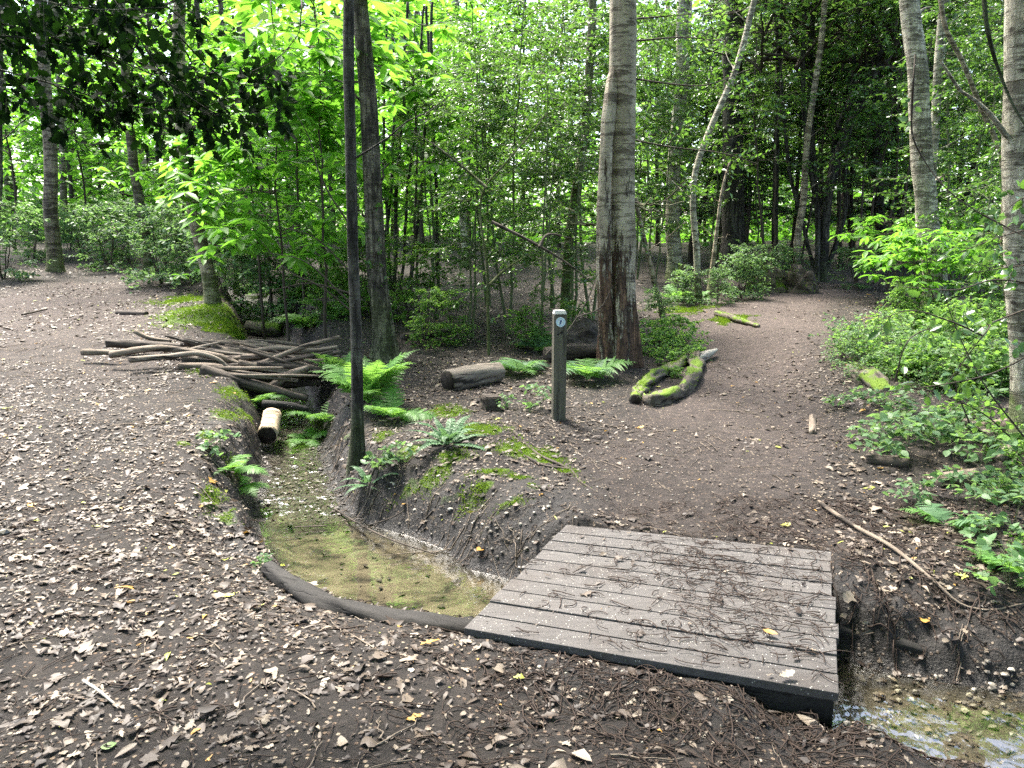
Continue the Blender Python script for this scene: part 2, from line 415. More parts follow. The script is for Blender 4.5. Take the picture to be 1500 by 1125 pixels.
def ground_mat():
    m, nt, out, N = new_mat('forest_soil')
    v = coord(N)
    n1 = noise(N, v, 1.3, 5, 0.6); n2 = noise(N, v, 14, 6, 0.7); n3 = noise(N, v, 85, 4, 0.75)
    soil = ramp(N, n2, [(0.25, (0.006, 0.0047, 0.004)), (0.5, (0.016, 0.0125, 0.0105)), (0.75, (0.038, 0.030, 0.025))])
    path = ramp(N, n2, [(0.25, (0.029, 0.021, 0.018)), (0.55, (0.066, 0.049, 0.043)), (0.8, (0.118, 0.092, 0.081))])
    pk = math_(N, 'ADD', attr(N, 'path'), math_(N, 'MULTIPLY', math_(N, 'SUBTRACT', n1, 0.5), 0.5))
    col = mix(N, N('Clamp', Value=pk).outputs[0], soil, path)
    # crumbs of old leaf
    vo = N('TexVoronoi', Vector=v, Scale=42.0, Randomness=1.0)
    cs = N('SeparateColor', Color=vo.outputs['Color'])
    crumb = math_(N, 'MULTIPLY', ramp(N, vo.outputs['Distance'], [(0.25, 1.0), (0.4, 0.0)]), ramp(N, cs.outputs[0], [(0.62, 0.0), (0.64, 1.0)]))
    ccol = ramp(N, cs.outputs[1], [(0.0, (0.07, 0.045, 0.03)), (0.5, (0.17, 0.12, 0.085)), (1.0, (0.34, 0.28, 0.21))])
    crumb = math_(N, 'MULTIPLY', crumb, attr(N, 'litter'))
    col = mix(N, crumb, col, ccol)
    # moss
    mk = ramp(N, math_(N, 'ADD', attr(N, 'moss'), math_(N, 'MULTIPLY', math_(N, 'SUBTRACT', noise(N, v, 7, 5, 0.65), 0.5), 1.1)), [(0.42, 0.0), (0.58, 1.0)])
    mcol = ramp(N, n3, [(0.3, (0.024, 0.045, 0.006)), (0.7, (0.10, 0.16, 0.017))])
    col = mix(N, mk, col, mcol)
    # sand bed and wet mud
    sand = ramp(N, N('TexNoise', Vector=coord(N, (2.4, 4.2, 3)), Scale=1.2, Detail=5, Roughness=0.6, Distortion=1.6).outputs['Fac'], [(0.36, (0.022, 0.017, 0.012)), (0.46, (0.09, 0.074, 0.05)), (0.7, (0.20, 0.17, 0.122))])
    col = mix(N, attr(N, 'sand'), col, sand)
    wet = attr(N, 'wet')
    col = mix(N, wet, col, mix(N, 1.0, col, (0.33, 0.33, 0.34), 'MULTIPLY'))
    col = mix(N, math_(N, 'SUBTRACT', 0.5, math_(N, 'MULTIPLY', attr(N, 'sand'), 0.4)), col, mix(N, 1.0, col, mix(N, n3, (0.3, 0.3, 0.3), (1.7, 1.7, 1.7)), 'MULTIPLY'))
    h = math_(N, 'ADD', math_(N, 'MULTIPLY', n2, 0.8), math_(N, 'ADD', math_(N, 'MULTIPLY', n3, 0.35), math_(N, 'MULTIPLY', crumb, 0.25)))
    ro = math_(N, 'SUBTRACT', 0.9, math_(N, 'MULTIPLY', wet, 0.55))
    p = N('BsdfPrincipled', Base__Color=col, Roughness=ro, Normal=bump(N, h, 0.9, 0.03))
    p.inputs['Specular IOR Level'].default_value = 0.35
    nt.links.new(p.outputs[0], out.inputs[0]); return m

def water_mat():
    m, nt, out, N = new_mat('stream_water')
    v = coord(N)
    rip = attr(N, 'tint')      # 1 on the riffle
    h = math_(N, 'ADD', math_(N, 'MULTIPLY', noise(N, v, 5, 3, 0.5), 0.35),
              math_(N, 'MULTIPLY', noise(N, coord(N, (1, .6, 1)), 12, 2, 0.45), math_(N, 'ADD', math_(N, 'MULTIPLY', rip, 3.6), 0.06)))
    nrm = bump(N, h, 0.5, 0.03)
    g = N('BsdfGlossy', Color=(1, 1, 1, 1), Roughness=0.05, Normal=nrm)
    t = N('BsdfTransparent', Color=(0.94, 0.94, 0.86, 1))
    fr = N('Fresnel', IOR=1.33, Normal=nrm)
    mx = N('MixShader', Fac=math_(N, 'ADD', 0.03, math_(N, 'MULTIPLY', fr.outputs[0], math_(N, 'ADD', 2.8, math_(N, 'MULTIPLY', rip, -1.4)))), i1=t.outputs[0], i2=g.outputs[0])
    nt.links.new(mx.outputs[0], out.inputs[0]); return m

M = {}
M['ground'] = ground_mat(); M['water'] = water_mat()
M['holly'] = leaf_mat('holly_leaf', (0.025, 0.065, 0.02), (0.075, 0.16, 0.045), (0.20, 0.42, 0.05), 0.33, 0.30, 0.5)
M['holly_dark'] = leaf_mat('dark_holly_leaf', (0.032, 0.075, 0.034), (0.085, 0.165, 0.07), (0.2, 0.38, 0.08), 0.3, 0.36, 0.4)
M['holly_shaded'] = leaf_mat('shaded_holly_leaf', (0.004, 0.009, 0.004), (0.010, 0.022, 0.008), (0.025, 0.08, 0.008), 0.15, 0.75, 0.04)  # near-black holly copy: the backlit silhouette's shade is put into the leaf colour
M['lime'] = leaf_mat('chestnut_leaf', (0.06, 0.16, 0.025), (0.12, 0.27, 0.04), (0.25, 0.58, 0.05), 0.52, 0.45, 0.3)
M['green'] = leaf_mat('broad_leaf', (0.055, 0.125, 0.03), (0.12, 0.23, 0.055), (0.32, 0.58, 0.09), 0.45, 0.5, 0.22)
M['blue'] = leaf_mat('undergrowth_leaf', (0.05, 0.11, 0.045), (0.12, 0.21, 0.09), (0.26, 0.46, 0.12), 0.4, 0.48, 0.28)
M['fern'] = leaf_mat('fern_leaf', (0.065, 0.16, 0.035), (0.125, 0.26, 0.065), (0.30, 0.58, 0.09), 0.42, 0.5, 0.3)
M['hardfern'] = leaf_mat('hard_fern_leaf', (0.05, 0.11, 0.05), (0.12, 0.22, 0.11), (0.2, 0.38, 0.12), 0.3, 0.5, 0.25)
M['moss'] = leaf_mat('moss_blade', (0.055, 0.105, 0.012), (0.14, 0.225, 0.022), (0.26, 0.42, 0.03), 0.32, 0.8, 0.1)
M['twig'] = plain_mat('twig_bark', (0.05, 0.038, 0.028), 0.8, 0.4, 40)
M['twig_green'] = plain_mat('green_twig', (0.09, 0.11, 0.05), 0.7, 0.3, 30)
M['bark_tan'] = bark_mat('tan_bark', (0.24, 0.19, 0.135), (0.50, 0.42, 0.31), (0.045, 0.033, 0.025), 0.75, 0.5, 0.7, knots=.6)
M['bark_brown'] = bark_mat('brown_bark', (0.13, 0.10, 0.074), (0.31, 0.25, 0.185), (0.025, 0.018, 0.014), 0.75, 0.55, 1.2, knots=.5)
M['bark_dark'] = bark_mat('dark_bark', (0.022, 0.019, 0.017), (0.095, 0.085, 0.075), (0.006, 0.005, 0.005), 0.3, 0.3, 0.5, vert=0.7)
M['bark_mid'] = bark_mat('mottled_dark_bark', (0.036, 0.029, 0.022), (0.19, 0.165, 0.13), (0.009, 0.007, 0.006), 0.4, 0.35, 0.9, vert=0.75, knots=.6)
M['bark_pale'] = bark_mat('pale_bark', (0.29, 0.265, 0.195), (0.58, 0.54, 0.43), (0.06, 0.048, 0.035), 0.7, 0.75, 0.5, vert=0.25, knots=.85)
M['bark_moss'] = bark_mat('mossy_grey_bark', (0.10, 0.10, 0.06), (0.21, 0.20, 0.13), (0.03, 0.03, 0.02), 0.4, 0.9, 3.0, vert=0.3, mossc=(0.08, 0.10, 0.03))
M['litter'] = tint_mat('dead_leaf', [(0.0, (0.016, 0.010, 0.007)), (0.3, (0.046, 0.031, 0.022)), (0.62, (0.115, 0.088, 0.065)), (0.86, (0.26, 0.215, 0.165)), (0.94, (0.37, 0.32, 0.255)), (0.96, (0.45, 0.22, 0.06)), (0.985, (0.4, 0.4, 0.05)), (1.0, (0.14, 0.24, 0.06))], 0.55, 0.12, 0.4)
M['catkin'] = plain_mat('dry_catkin', (0.038, 0.025, 0.019), 0.85, 0.5, 60)
M['pebble'] = tint_mat('pebble_stone', [(0.0, (0.05, 0.045, 0.04)), (0.6, (0.2, 0.18, 0.15)), (1.0, (0.5, 0.47, 0.4))], 0.45, 0.0, 0.5)
M['deadwood'] = wood_mat('dead_wood', (0.06, 0.045, 0.035), (0.235, 0.19, 0.147), 'X', 0.85, 0.8)
M['deadwood_dark'] = wood_mat('dark_dead_wood', (0.022, 0.017, 0.013), (0.095, 0.075, 0.06), 'X', 0.8, 0.7)
M['log'] = wood_mat('old_log', (0.085, 0.069, 0.056), (0.25, 0.21, 0.168), 'X', 0.85, 0.9)
M['logend'] = wood_mat('rotten_log_end', (0.008, 0.006, 0.005), (0.04, 0.03, 0.022), 'X', 0.9, 0.5)
M['mosslog'] = wood_mat('mossy_log', (0.06, 0.05, 0.04), (0.17, 0.145, 0.115), 'X', 0.9, 0.6, 0.65)
M['barelog'] = wood_mat('half_mossy_log', (0.045, 0.036, 0.028), (0.15, 0.125, 0.1), 'X', 0.9, 0.7, 0.25)
M['palewood'] = wood_mat('pale_split_wood', (0.30, 0.22, 0.14), (0.55, 0.44, 0.31), 'Y', 0.75, 0.5)
M['greywood'] = wood_mat('silver_wood', (0.26, 0.23, 0.2), (0.42, 0.39, 0.34), 'X', 0.75, 0.5)
M['blacklog'] = wood_mat('wet_black_log', (0.005, 0.0045, 0.004), (0.024, 0.0215, 0.0195), 'X', 0.8, 0.8)
M['post'] = wood_mat('weathered_post', (0.055, 0.05, 0.038), (0.125, 0.115, 0.085), 'Z', 0.8, 0.35)
M['posttop'] = wood_mat('bleached_post_top', (0.36, 0.36, 0.33), (0.52, 0.52, 0.48), 'X', 0.75, 0.15)
M['white'] = plain_mat('white_plastic', (0.62, 0.72, 0.78), 0.35, 0.05, 20, 0.5)
M['blue_ink'] = plain_mat('blue_ink', (0.012, 0.04, 0.16), 0.4, 0.1, 20, 0.4)
M['pale_ink'] = plain_mat('pale_blue_ink', (0.27, 0.46, 0.62), 0.4, 0.1, 20, 0.4)
M['black'] = plain_mat('routed_groove', (0.012, 0.012, 0.012), 0.9, 0.2, 20, 0.1)
def deck_mat():
    m, nt, out, N = new_mat('deck_board')
    t = attr(N, 'tint')
    g = noise(N, coord(N, (2, 30, 30)), 1.5, 6, 0.7); grit = noise(N, coord(N), 190, 3, 0.8); st = noise(N, coord(N), 3.2, 5, 0.6)
    col = ramp(N, g, [(0.25, (0.050, 0.0455, 0.0435)), (0.75, (0.112, 0.104, 0.100))])
    col = mix(N, math_(N, 'MULTIPLY', t, 0.7), col, mix(N, 1.0, col, (0.6, 0.58, 0.58), 'MULTIPLY'))
    col = mix(N, ramp(N, st, [(0.48, 0.0), (0.72, 0.75)]), col, (0.055, 0.045, 0.04))
    col = mix(N, 0.35, col, mix(N, 1.0, col, mix(N, grit, (0.25, 0.25, 0.25), (1.8, 1.8, 1.8)), 'MULTIPLY'))
    wv = N('TexVoronoi', Vector=coord(N), Scale=130.0); cs = N('SeparateColor', Color=wv.outputs['Color'])
    fl = math_(N, 'MULTIPLY', ramp(N, wv.outputs['Distance'], [(0.25, 1.0), (0.35, 0.0)]), ramp(N, cs.outputs[0], [(0.93, 0.0), (0.94, 1.0)]))
    col = mix(N, fl, col, (0.42, 0.4, 0.36))
    p = N('BsdfPrincipled', Base__Color=col, Roughness=0.75, Normal=bump(N, math_(N, 'ADD', grit, math_(N, 'MULTIPLY', g, 0.8)), 0.6, 0.004))
    p.inputs['Specular IOR Level'].default_value = 0.3
    nt.links.new(p.outputs[0], out.inputs[0]); return m
M['deck'] = deck_mat()
def barkbig_mat():
    m, nt, out, N = new_mat('ringed_cherry_bark')
    z = N('SeparateXYZ', Vector=N('TexCoord').outputs['Object']).outputs['Z']
    big = noise(N, coord(N, (1.5, 1.5, 1)), 3, 5, 0.6)
    col = ramp(N, big, [(0.3, (0.17, 0.14, 0.10)), (0.7, (0.42, 0.37, 0.29))])
    l1 = noise(N, coord(N, (1.6, 1.6, 9)), 1.4, 6, 0.7)
    lm = math_(N, 'MAXIMUM', ramp(N, l1, [(0.54, 0.0), (0.61, 1.0)]), ramp(N, noise(N, coord(N, (3, 3, 16)), 1.5, 5, 0.7), [(0.58, 0.0), (0.66, 0.8)]))
    col = mix(N, math_(N, 'MULTIPLY', lm, 0.75), col, (0.055, 0.04, 0.03))
    fl = noise(N, coord(N, (6, 6, 1.1)), 1.5, 8, 0.8)
    low = N('Clamp', Value=math_(N, 'MULTIPLY', math_(N, 'SUBTRACT', 1.9, z), 0.085), Min=-0.13, Max=0.2).outputs[0]       # torn bark sits on the lower trunk
    torn = ramp(N, math_(N, 'ADD', fl, low), [(0.57, 0.0), (0.61, 1.0)])
    tcol = ramp(N, noise(N, coord(N, (11, 11, 1.5)), 1.6, 6, 0.75), [(0.36, (0.010, 0.007, 0.006)), (0.52, (0.07, 0.04, 0.027)), (0.66, (0.24, 0.135, 0.085))])
    col = mix(N, torn, col, tcol)
    fine = noise(N, coord(N), 30, 5, 0.75)
    col = mix(N, 0.6, col, mix(N, 1.0, col, mix(N, fine, (0.25, 0.25, 0.25), (1.75, 1.75, 1.75)), 'MULTIPLY'))
    h = math_(N, 'SUBTRACT', math_(N, 'MULTIPLY', fine, 0.5), math_(N, 'ADD', math_(N, 'MULTIPLY', lm, 0.6), math_(N, 'MULTIPLY', torn, 1.3)))
    p = N('BsdfPrincipled', Base__Color=col, Roughness=0.85, Normal=bump(N, h, 0.9, 0.02))
    p.inputs['Specular IOR Level'].default_value = 0.25
    nt.links.new(p.outputs[0], out.inputs[0]); return m
M['bark_big'] = barkbig_mat()

# ------------------------------------------------------------------ ground sheets
def axis(segs):
    out = [segs[0][0]]
    for a, b, s in segs:
        n = max(1, round((b - a) / s)); out += list(np.linspace(a, b, n + 1)[1:])
    return np.array(out)
gx = axis([(-120, -40, 10), (-40, -14, 1.5), (-14, -6, 0.25), (-6, -2.6, 0.06), (-2.6, 2.8, 0.028), (2.8, 6, 0.06), (6, 14, 0.25), (14, 40, 1.5), (40, 120, 10)])
gy = axis([(-30, -6, 3), (-6, 0, 0.5), (0, 1.6, 0.1), (1.6, 7.0, 0.028), (7, 13, 0.06), (13, 22, 0.2), (22, 45, 1.2), (45, 140, 10)])
GX, GY = np.meshgrid(gx, gy)
GH = H(GX, GY)
SD = poly_sd(POLY, GX, GY); WZ = water_z(GY)
def gpx(l): return [on_ground(*p)[:2] for p in l]
PATH_R = np.array([at_z(840, 760, .03)[:2], at_z(1215, 800, .03)[:2]] + gpx([(1210, 700), (1190, 600), (1195, 520), (1215, 450), (1290, 405), (1300, 390), (1195, 392), (1120, 430), (960, 458), (1010, 520), (960, 600), (870, 640)]))
PATH_L = np.array([(-9, -3), (2.6, -3), (2.2, 1.9), (1.0, 2.5), (0.2, 2.85)] + [tuple(p) for p in gpx([(660, 935), (560, 925), (440, 885), (380, 845), (290, 770), (240, 600), (250, 545), (300, 500), (235, 450), (240, 412), (70, 412), (-40, 440), (-300, 560)])] + [(-9, 4)])
sdR = poly_sd(PATH_R, GX, GY); sdL = poly_sd(PATH_L, GX, GY)
wob = 0.25 * fbm(GX * 1.5, GY * 1.5, 3)
pathR = sstep(0.35, -0.35, sdR + wob); pathL = sstep(0.3, -0.4, sdL + wob)
trod = sstep(4.5, 9, GY)                       # drier and paler away from the stream
A_path = np.maximum(pathR * (0.30 + 0.5 * trod), pathL * (0.0 + 0.7 * sstep(5.5, 12, GY)))
A_litter = np.clip(1.0 - 0.45 * pathR, 0, 1)
def blob(px, py, r, z=None, ry=None):
    p = on_ground(px, py); ry = ry or r
    return np.exp(-(((GX - p[0]) / r) ** 2 + ((GY - p[1]) / ry) ** 2))
A_moss = np.zeros_like(GX)
MOSS = [(300, 455, .55, .8, 1.2), (270, 440, .5, .7, .8), (330, 478, .3, .35, 1.1), (345, 575, .12, .4, .8), (310, 545, .22, .2, .6), (310, 735, .07, .14, .8), (330, 760, .09, .12, .8), (360, 610, .1, .25, .8), (268, 650, .06, .1, .7), (300, 640, .08, .1, .5),
        (650, 605, 0.21, 0.21, 1), (700, 630, 0.21, 0.18, 0.8999999999999999), (770, 660, 0.24, 0.15, 1), (800, 675, .12, .07, .9), (830, 690, .08, .05, .8), (710, 715, .08, .06, .8), (750, 735, .1, .06, .6), (650, 745, .2, .06, .5),
        (640, 700, .16, .14, .75), (600, 660, .14, .16, .7), (600, 720, .12, .08, .7), (660, 670, .18, .1, .7), (720, 690, .14, .07, .75), (560, 640, .12, .14, .6), (760, 700, .12, .08, .7), (690, 740, .12, .06, .6), (780, 715, .1, .08, .6), (500, 660, .1, .14, .7), (330, 610, .12, .3, .7), (345, 690, .08, .15, .7), (375, 780, .05, .1, .6),
        (1070, 468, .3, .3, .7), (1000, 455, .5, .4, .6), (720, 640, .3, .12, .45)]
for px, py, rx, ry, a in MOSS: A_moss = np.maximum(A_moss, a * blob(px, py, rx, None, ry))
A_moss = A_moss * sstep(0.02, 0.14, SD)
A_sand = sstep(-0.02, -0.13, SD + 0.05 * fbm(GX * 4, GY * 4, 3)) * (1 - 0.72 * sstep(4.95, 5.5, GY + .3 * fbm(GX * 3, GY * 3, 3))) * np.where(GX > 1.0, 0.8, 1.0)
A_wet = sstep(0.16, 0.0, GH - WZ) * (1 - 0.85 * A_sand)
A_wet = np.maximum(A_wet, 0.6 * sstep(0.5, 0.12, SD + .1 * fbm(GX * 5, GY * 5, 3)) * (SD > 0) * sstep(7.8, 7, GY))
A_wet = np.maximum(A_wet, 0.75 * np.exp(-(((GX - 0.15) / 0.35) ** 2 + ((GY - 4.5) / 0.45) ** 2)) * (1 - A_sand))
nx_, ny_ = len(gx), len(gy)
idx = np.arange(nx_ * ny_).reshape(ny_, nx_)
Q = np.stack([idx[:-1, :-1], idx[:-1, 1:], idx[1:, 1:], idx[1:, :-1]], -1).reshape(-1, 4)
def cell(a): return (a[:-1, :-1] + a[1:, 1:]).ravel() * 0.5
cR = cell(sdR + wob); cL = cell(sdL + wob); cS = cell(SD)
reg = np.zeros(len(Q), int)
reg[cL < 0] = 1; reg[(cR < 0)] = 2; reg[cS < 0] = 3
VALL = np.stack([GX, GY, GH], -1).reshape(-1, 3)
dzdx = np.gradient(GH, gx, axis=1); dzdy = np.gradient(GH, gy, axis=0)
NALL = unit(np.stack([-dzdx, -dzdy, np.ones_like(GH)], -1).reshape(-1, 3))
def sheet(name, k, label, cat):
    q = Q[reg == k]; u, inv = np.unique(q, return_inverse=True)
    G = Geo(); G.add(VALL[u], inv.reshape(-1, 4))
    me = G.mesh(name, M['ground'])
    for nm, A in (('path', A_path), ('litter', A_litter), ('moss', A_moss), ('sand', A_sand), ('wet', A_wet)):
        a = me.attributes.new(nm, 'FLOAT', 'POINT'); a.data.foreach_set('value', A.reshape(-1)[u].astype(np.float32))
    me.normals_split_custom_set_from_vertices([tuple(n) for n in NALL[u]])
    return tag(link(name, me), label, cat, None, 'structure')
sheet('ground', 0, 'dark woodland floor with old leaves and moss around the paths', 'ground')
sheet('dirt_path', 1, 'broad leaf strewn dirt path running up the left side', 'path')
sheet('dirt_path', 2, 'bare brown dirt path leading away from the wooden footbridge', 'path')
sheet('stream_bed', 3, 'sandy yellow bed of the shallow stream', 'stream bed')

# water surface
wx = np.arange(-3.6, 8, 0.05); wy = np.arange(0.6, 8.6, 0.05)
WX, WY = np.meshgrid(wx, wy); wsd = poly_sd(POLY, WX, WY)
WH = water_z(WY) + 0.006 * fbm(WX * 6, WY * 6, 2) * sstep(5.0, 5.8, WY) + 0.002
wi = np.arange(WX.size).reshape(WX.shape)
wq = np.stack([wi[:-1, :-1], wi[:-1, 1:], wi[1:, 1:], wi[1:, :-1]], -1).reshape(-1, 4)
keep = (np.minimum(wsd[:-1, :-1], wsd[1:, 1:]).ravel() < 0.05); wq = wq[keep]
u, inv = np.unique(wq, return_inverse=True)
G = Geo(); G.add(np.stack([WX, WY, WH], -1).reshape(-1, 3)[u], inv.reshape(-1, 4), np.maximum(sstep(4.9, 5.8, WY), 0.06 * sstep(1.0, 1.6, WX)).reshape(-1)[u])
tag(G.obj('stream_water', M['water']), 'shallow clear stream water over sand, rippling past the bank', 'water', None, 'structure')

def gnormal(x, y, e=0.03):
    return unit(np.stack([-(H(x + e, y) - H(x - e, y)) / (2 * e), -(H(x, y + e) - H(x, y - e)) / (2 * e), np.ones_like(x)], -1))

# ------------------------------------------------------------------ leaf litter, catkins, pebbles, moss
def scatter(n, ymax, ymin=1.4):
    """points in the wedge of wood seen from the path, with side margin"""
    y = np.sqrt(ymin ** 2 + (ymax ** 2 - ymin ** 2) * rng.random(n)); x = (rng.random(n) * 2 - 1) * (0.78 * y + 1.3)
    return x, y
def litter_density(x, y):
    sr = poly_sd(PATH_R, x, y) + 0.25 * fbm(x * 1.5, y * 1.5, 2); sl = poly_sd(PATH_L, x, y)
    d = 0.56 + 1.7 * fbm(x * 0.75, y * 0.75, 3) + 1.1 * fbm(x * 3.3, y * 3.3, 3)
    d = d * np.where(sr < 0, 0.16 + 0.25 * sstep(-0.9, -0.1, sr), 1.0)
    d = d * (1 - 0.62 * sstep(-1.2, 0.6, x + 0.5 * (3.0 - y)) * sstep(4.2, 3.2, y))
    d = np.where((sl < 0) & (y > 4), d * 1.3, d)
    d = np.where((x > 1.75) & (y > 2.4) & (y < 6) & (sr > 0), d * 1.5 + .25, d)
    sd = poly_sd(POLY, x, y)
    d = np.where(sd < 0.02, np.where(y < 5.4, 0.0, 0.06), d)
    d = d * np.where((sd > 0) & (sd < 0.3) , 0.8, 1.0)
    d = np.where(poly_sd(DECK, x, y) < 0.02, 0.0, d)
    return np.clip(d, 0, 1)
def lay_leaves(G, x, y, size, lift=0.003, tmin=0, tilt=0.2, tmpl=None, tint=None, z=None):
    n = len(x)
    nr = gnormal(x, y); z = H(x, y) if z is None else z
    a = rng.random(n) * 2 * PI
    d = np.stack([np.cos(a), np.sin(a), rng.normal(0, 0.18, n)], 1)
    nr = unit(nr + rng.normal(0, tilt * 0.5, (n, 3)) * [1, 1, 0.2])
    p = np.stack([x, y, z + lift + rng.random(n) * 0.009], 1) - d * (size * 0.5)[:, None]
    if tint is None: tint = np.clip(rng.beta(1.05, 1.45, n), 0, 0.94); k = rng.random(n); tint = np.where(k > 0.992, 0.99, np.where(k > 0.983, 0.965, tint))
    leaves(G, p, d, nr, size, tmpl or OAK, tint, rng.normal(0.0, 0.3, n), rng.normal(0.1, 0.6, n), torn=0.38)
Gl = Geo()
for n, y0, y1, s0, s1 in ((25000, 1.3, 4.5, .016, .068), (40000, 4.5, 9, .024, .066), (38000, 9, 17, .035, .075), (12000, 17, 26, .05, .09)):
    x, y = scatter(n, y1, y0)
    k = rng.random(n) < litter_density(x, y) * (1.0 if y1 < 20 else 0.8); x, y = x[k], y[k]
    sz = np.clip(rng.lognormal(math.log(.030 if y1 < 10 else .042), .5, len(x)), .010, .085)
    for h, tm, k in ((0, OAK, 1.05), (1, BEECH, .8), (2, CHEST, 1.25), (3, OAK, 1.15), (4, LEAF, .9)):
        lay_leaves(Gl, x[h::5], y[h::5], sz[h::5] * k, tmpl=tm)
# sodden leaves and debris on the stream bed
x = rng.uniform(-2.2, .6, 5000); y = rng.uniform(3.4, 7.4, 5000); sdd = poly_sd(POLY, x, y); k = (sdd < 0.0) & (rng.random(5000) < np.where(y > 5.1, .8, .10 + .5 * sstep(-.16, -.02, sdd))); x, y = x[k], y[k]
lay_leaves(Gl, x, y, rng.uniform(.015, .055, len(x)), tint=rng.uniform(0, .3, len(x)))
x = rng.uniform(1.1, 3.5, 2400); y = rng.uniform(1.6, 3.4, 2400); k = poly_sd(POLY, x, y) < 0.02; x, y = x[k], y[k]
lay_leaves(Gl, x, y, rng.uniform(.012, .045, len(x)), tint=rng.uniform(0.1, .9, len(x)))
# small crumbs
x, y = scatter(26000, 8, 1.4); k = rng.random(len(x)) < 0.25 + 0.75 * litter_density(x, y); x, y = x[k], y[k]
k = (poly_sd(DECK, x, y) > 0.02) & (poly_sd(POLY, x, y) > 0.02); x, y = x[k], y[k]
lay_leaves(Gl, x, y, 0.006 + 0.016 * rng.random(len(x)), tmpl=LEAF)
# a few leaves on the deck boards
def deck_uv(u, v):
    u = np.asarray(u)[:, None]; v = np.asarray(v)[:, None]
    return (NL * (1 - u) + NR * u) * (1 - v) + (FLc * (1 - u) + FRc * u) * v
p = deck_uv(0.08 + 0.88 * rng.random(26), rng.random(26) * 0.95 + 0.02)
lay_leaves(Gl, p[:, 0], p[:, 1], 0.02 + 0.045 * rng.random(26), z=np.full(26, DZ), lift=0.008)
p = deck_uv(0.03 + 0.94 * rng.random(420), rng.random(420) * 0.97 + 0.01)
lay_leaves(Gl, p[:, 0], p[:, 1], 0.004 + 0.01 * rng.random(420), z=np.full(420, DZ), lift=0.003, tmpl=LEAF)
o = tag(Gl.obj('leaf_litter', M['litter']), 'dry pale beige fallen leaves carpeting the woodland floor and paths', 'leaf litter', None, 'stuff')

def notable(label, px, py, size, tint, cat='leaf', tmpl=OAK, yaw=0.3, z=None):
    p = at_z(px, py, DZ + 0.01) if z else on_ground(px, py)
    g = Geo(); leaves(g, np.array([[-0.5 * size, 0, 0]]), np.array([[1.0, 0, 0.12]]), np.array([[0.1, -0.15, 1]]), size, tmpl, tint, [0.5], [0.6])
    o = g.obj('fallen_leaf', M['litter'], None, tuple(p + [0, 0, 0.014])); o.rotation_euler = (0, 0, yaw)
    tag(o, label, cat, 'single bright fallen leaves')
notable('bright orange fallen leaf on black mud near the far left bridge corner', 706, 806, .10, .965, tmpl=LEAF, yaw=.9)
notable('green fallen leaf on the dark soil of the left foreground path', 160, 1098, .05, 1.0, tmpl=BEECH)
notable('lime green fallen leaf lying below the curved edging log', 335, 876, .055, .985, tmpl=LEAF)
notable('rusty orange fallen leaf on the muddy bank below the long stick', 1354, 910, .09, .965, yaw=1.0)
notable('large tan leaf on the bank right of the bridge boards', 1298, 866, .10, .80, yaw=-.4)
notable('tan curled leaf beside the dark right hand corner of the footbridge', 1188, 1062, .12, .82, tmpl=CHEST, yaw=-.9)
notable('yellow leaf fallen on the brown path beyond the footbridge', 1150, 772, .07, .985, yaw=.2)
notable('orange leaf lying on the path right of the waymarker post', 937, 628, .08, .965, yaw=.2)
notable('pale leaf resting on the front right boards of the footbridge', 1152, 992, .07, .92, z=1)
notable('orange leaf lying across the middle boards of the footbridge', 1128, 930, .065, .962, tmpl=LEAF, z=1, yaw=-.7)

# dry catkins: thin curled brown strings
Gc = Geo()
def catkin(x, y, z, ln, r, seg=9, sides=4, flat=None):
    a = rng.random() * 2 * PI; k = rng.normal(0, 2.6) / ln * 0.9
    pts = []; px_, py_ = x, y
    for i in range(seg):
        pts.append((px_, py_)); a += k * ln / seg + rng.normal(0, 0.12); px_ += math.cos(a) * ln / seg; py_ += math.sin(a) * ln / seg
    pts = np.array(pts)
    if flat is None: zz = H(pts[:, 0], pts[:, 1], True)
    else: zz = np.full(seg, flat)
    zz = zz + r + 0.004 + 0.012 * rng.random() * np.sin(np.linspace(0, PI, seg))
    tube(Gc, np.column_stack([pts, zz]), r * np.linspace(1.0, 0.6, seg), sides, rng.random(), cap=False)
pts = []
while len(pts) < 2700:
    x, y = scatter(400, 4.6, 1.5)
    w = 0.22 + 0.9 * np.exp(-((x - 0.9 - 0.5 * (y - 2.4)) / 0.9) ** 2) + 0.6 * np.exp(-(((x - 2.1) / .8) ** 2 + ((y - 3.3) / .7) ** 2))
    k = (rng.random(400) < w) & (poly_sd(DECK, x, y) > 0.03) & (poly_sd(POLY, x, y) > 0.03)
    pts += list(zip(x[k], y[k]))
for x, y in pts[:2700]:
    catkin(x, y, 0, 0.06 + 0.17 * rng.random(), 0.0019 + 0.0022 * rng.random() ** 2)
for _ in range(330):
    u_ = rng.uniform(.15, 1.12); w_ = rng.gamma(1.5, .12) + .04; q_ = NL + (NR - NL) * u_ + unit2(np.array([(NR - NL)[1], -(NR - NL)[0]])) * w_
    if poly_sd(POLY, q_[None, 0], q_[None, 1])[0] < .02: continue
    catkin(q_[0], q_[1], 0, rng.uniform(.08, .22), rng.uniform(.0017, .0031))
n = 330
uu = np.clip(rng.normal(0.62, 0.24, n), 0.03, 0.96); vv = np.clip(rng.beta(1.4, 1.2, n), 0.03, 0.96)
p = deck_uv(uu, vv)
for i in range(n):
    catkin(p[i, 0], p[i, 1], 0, 0.05 + 0.13 * rng.random(), 0.0017 + 0.0015 * rng.random(), flat=DZ)
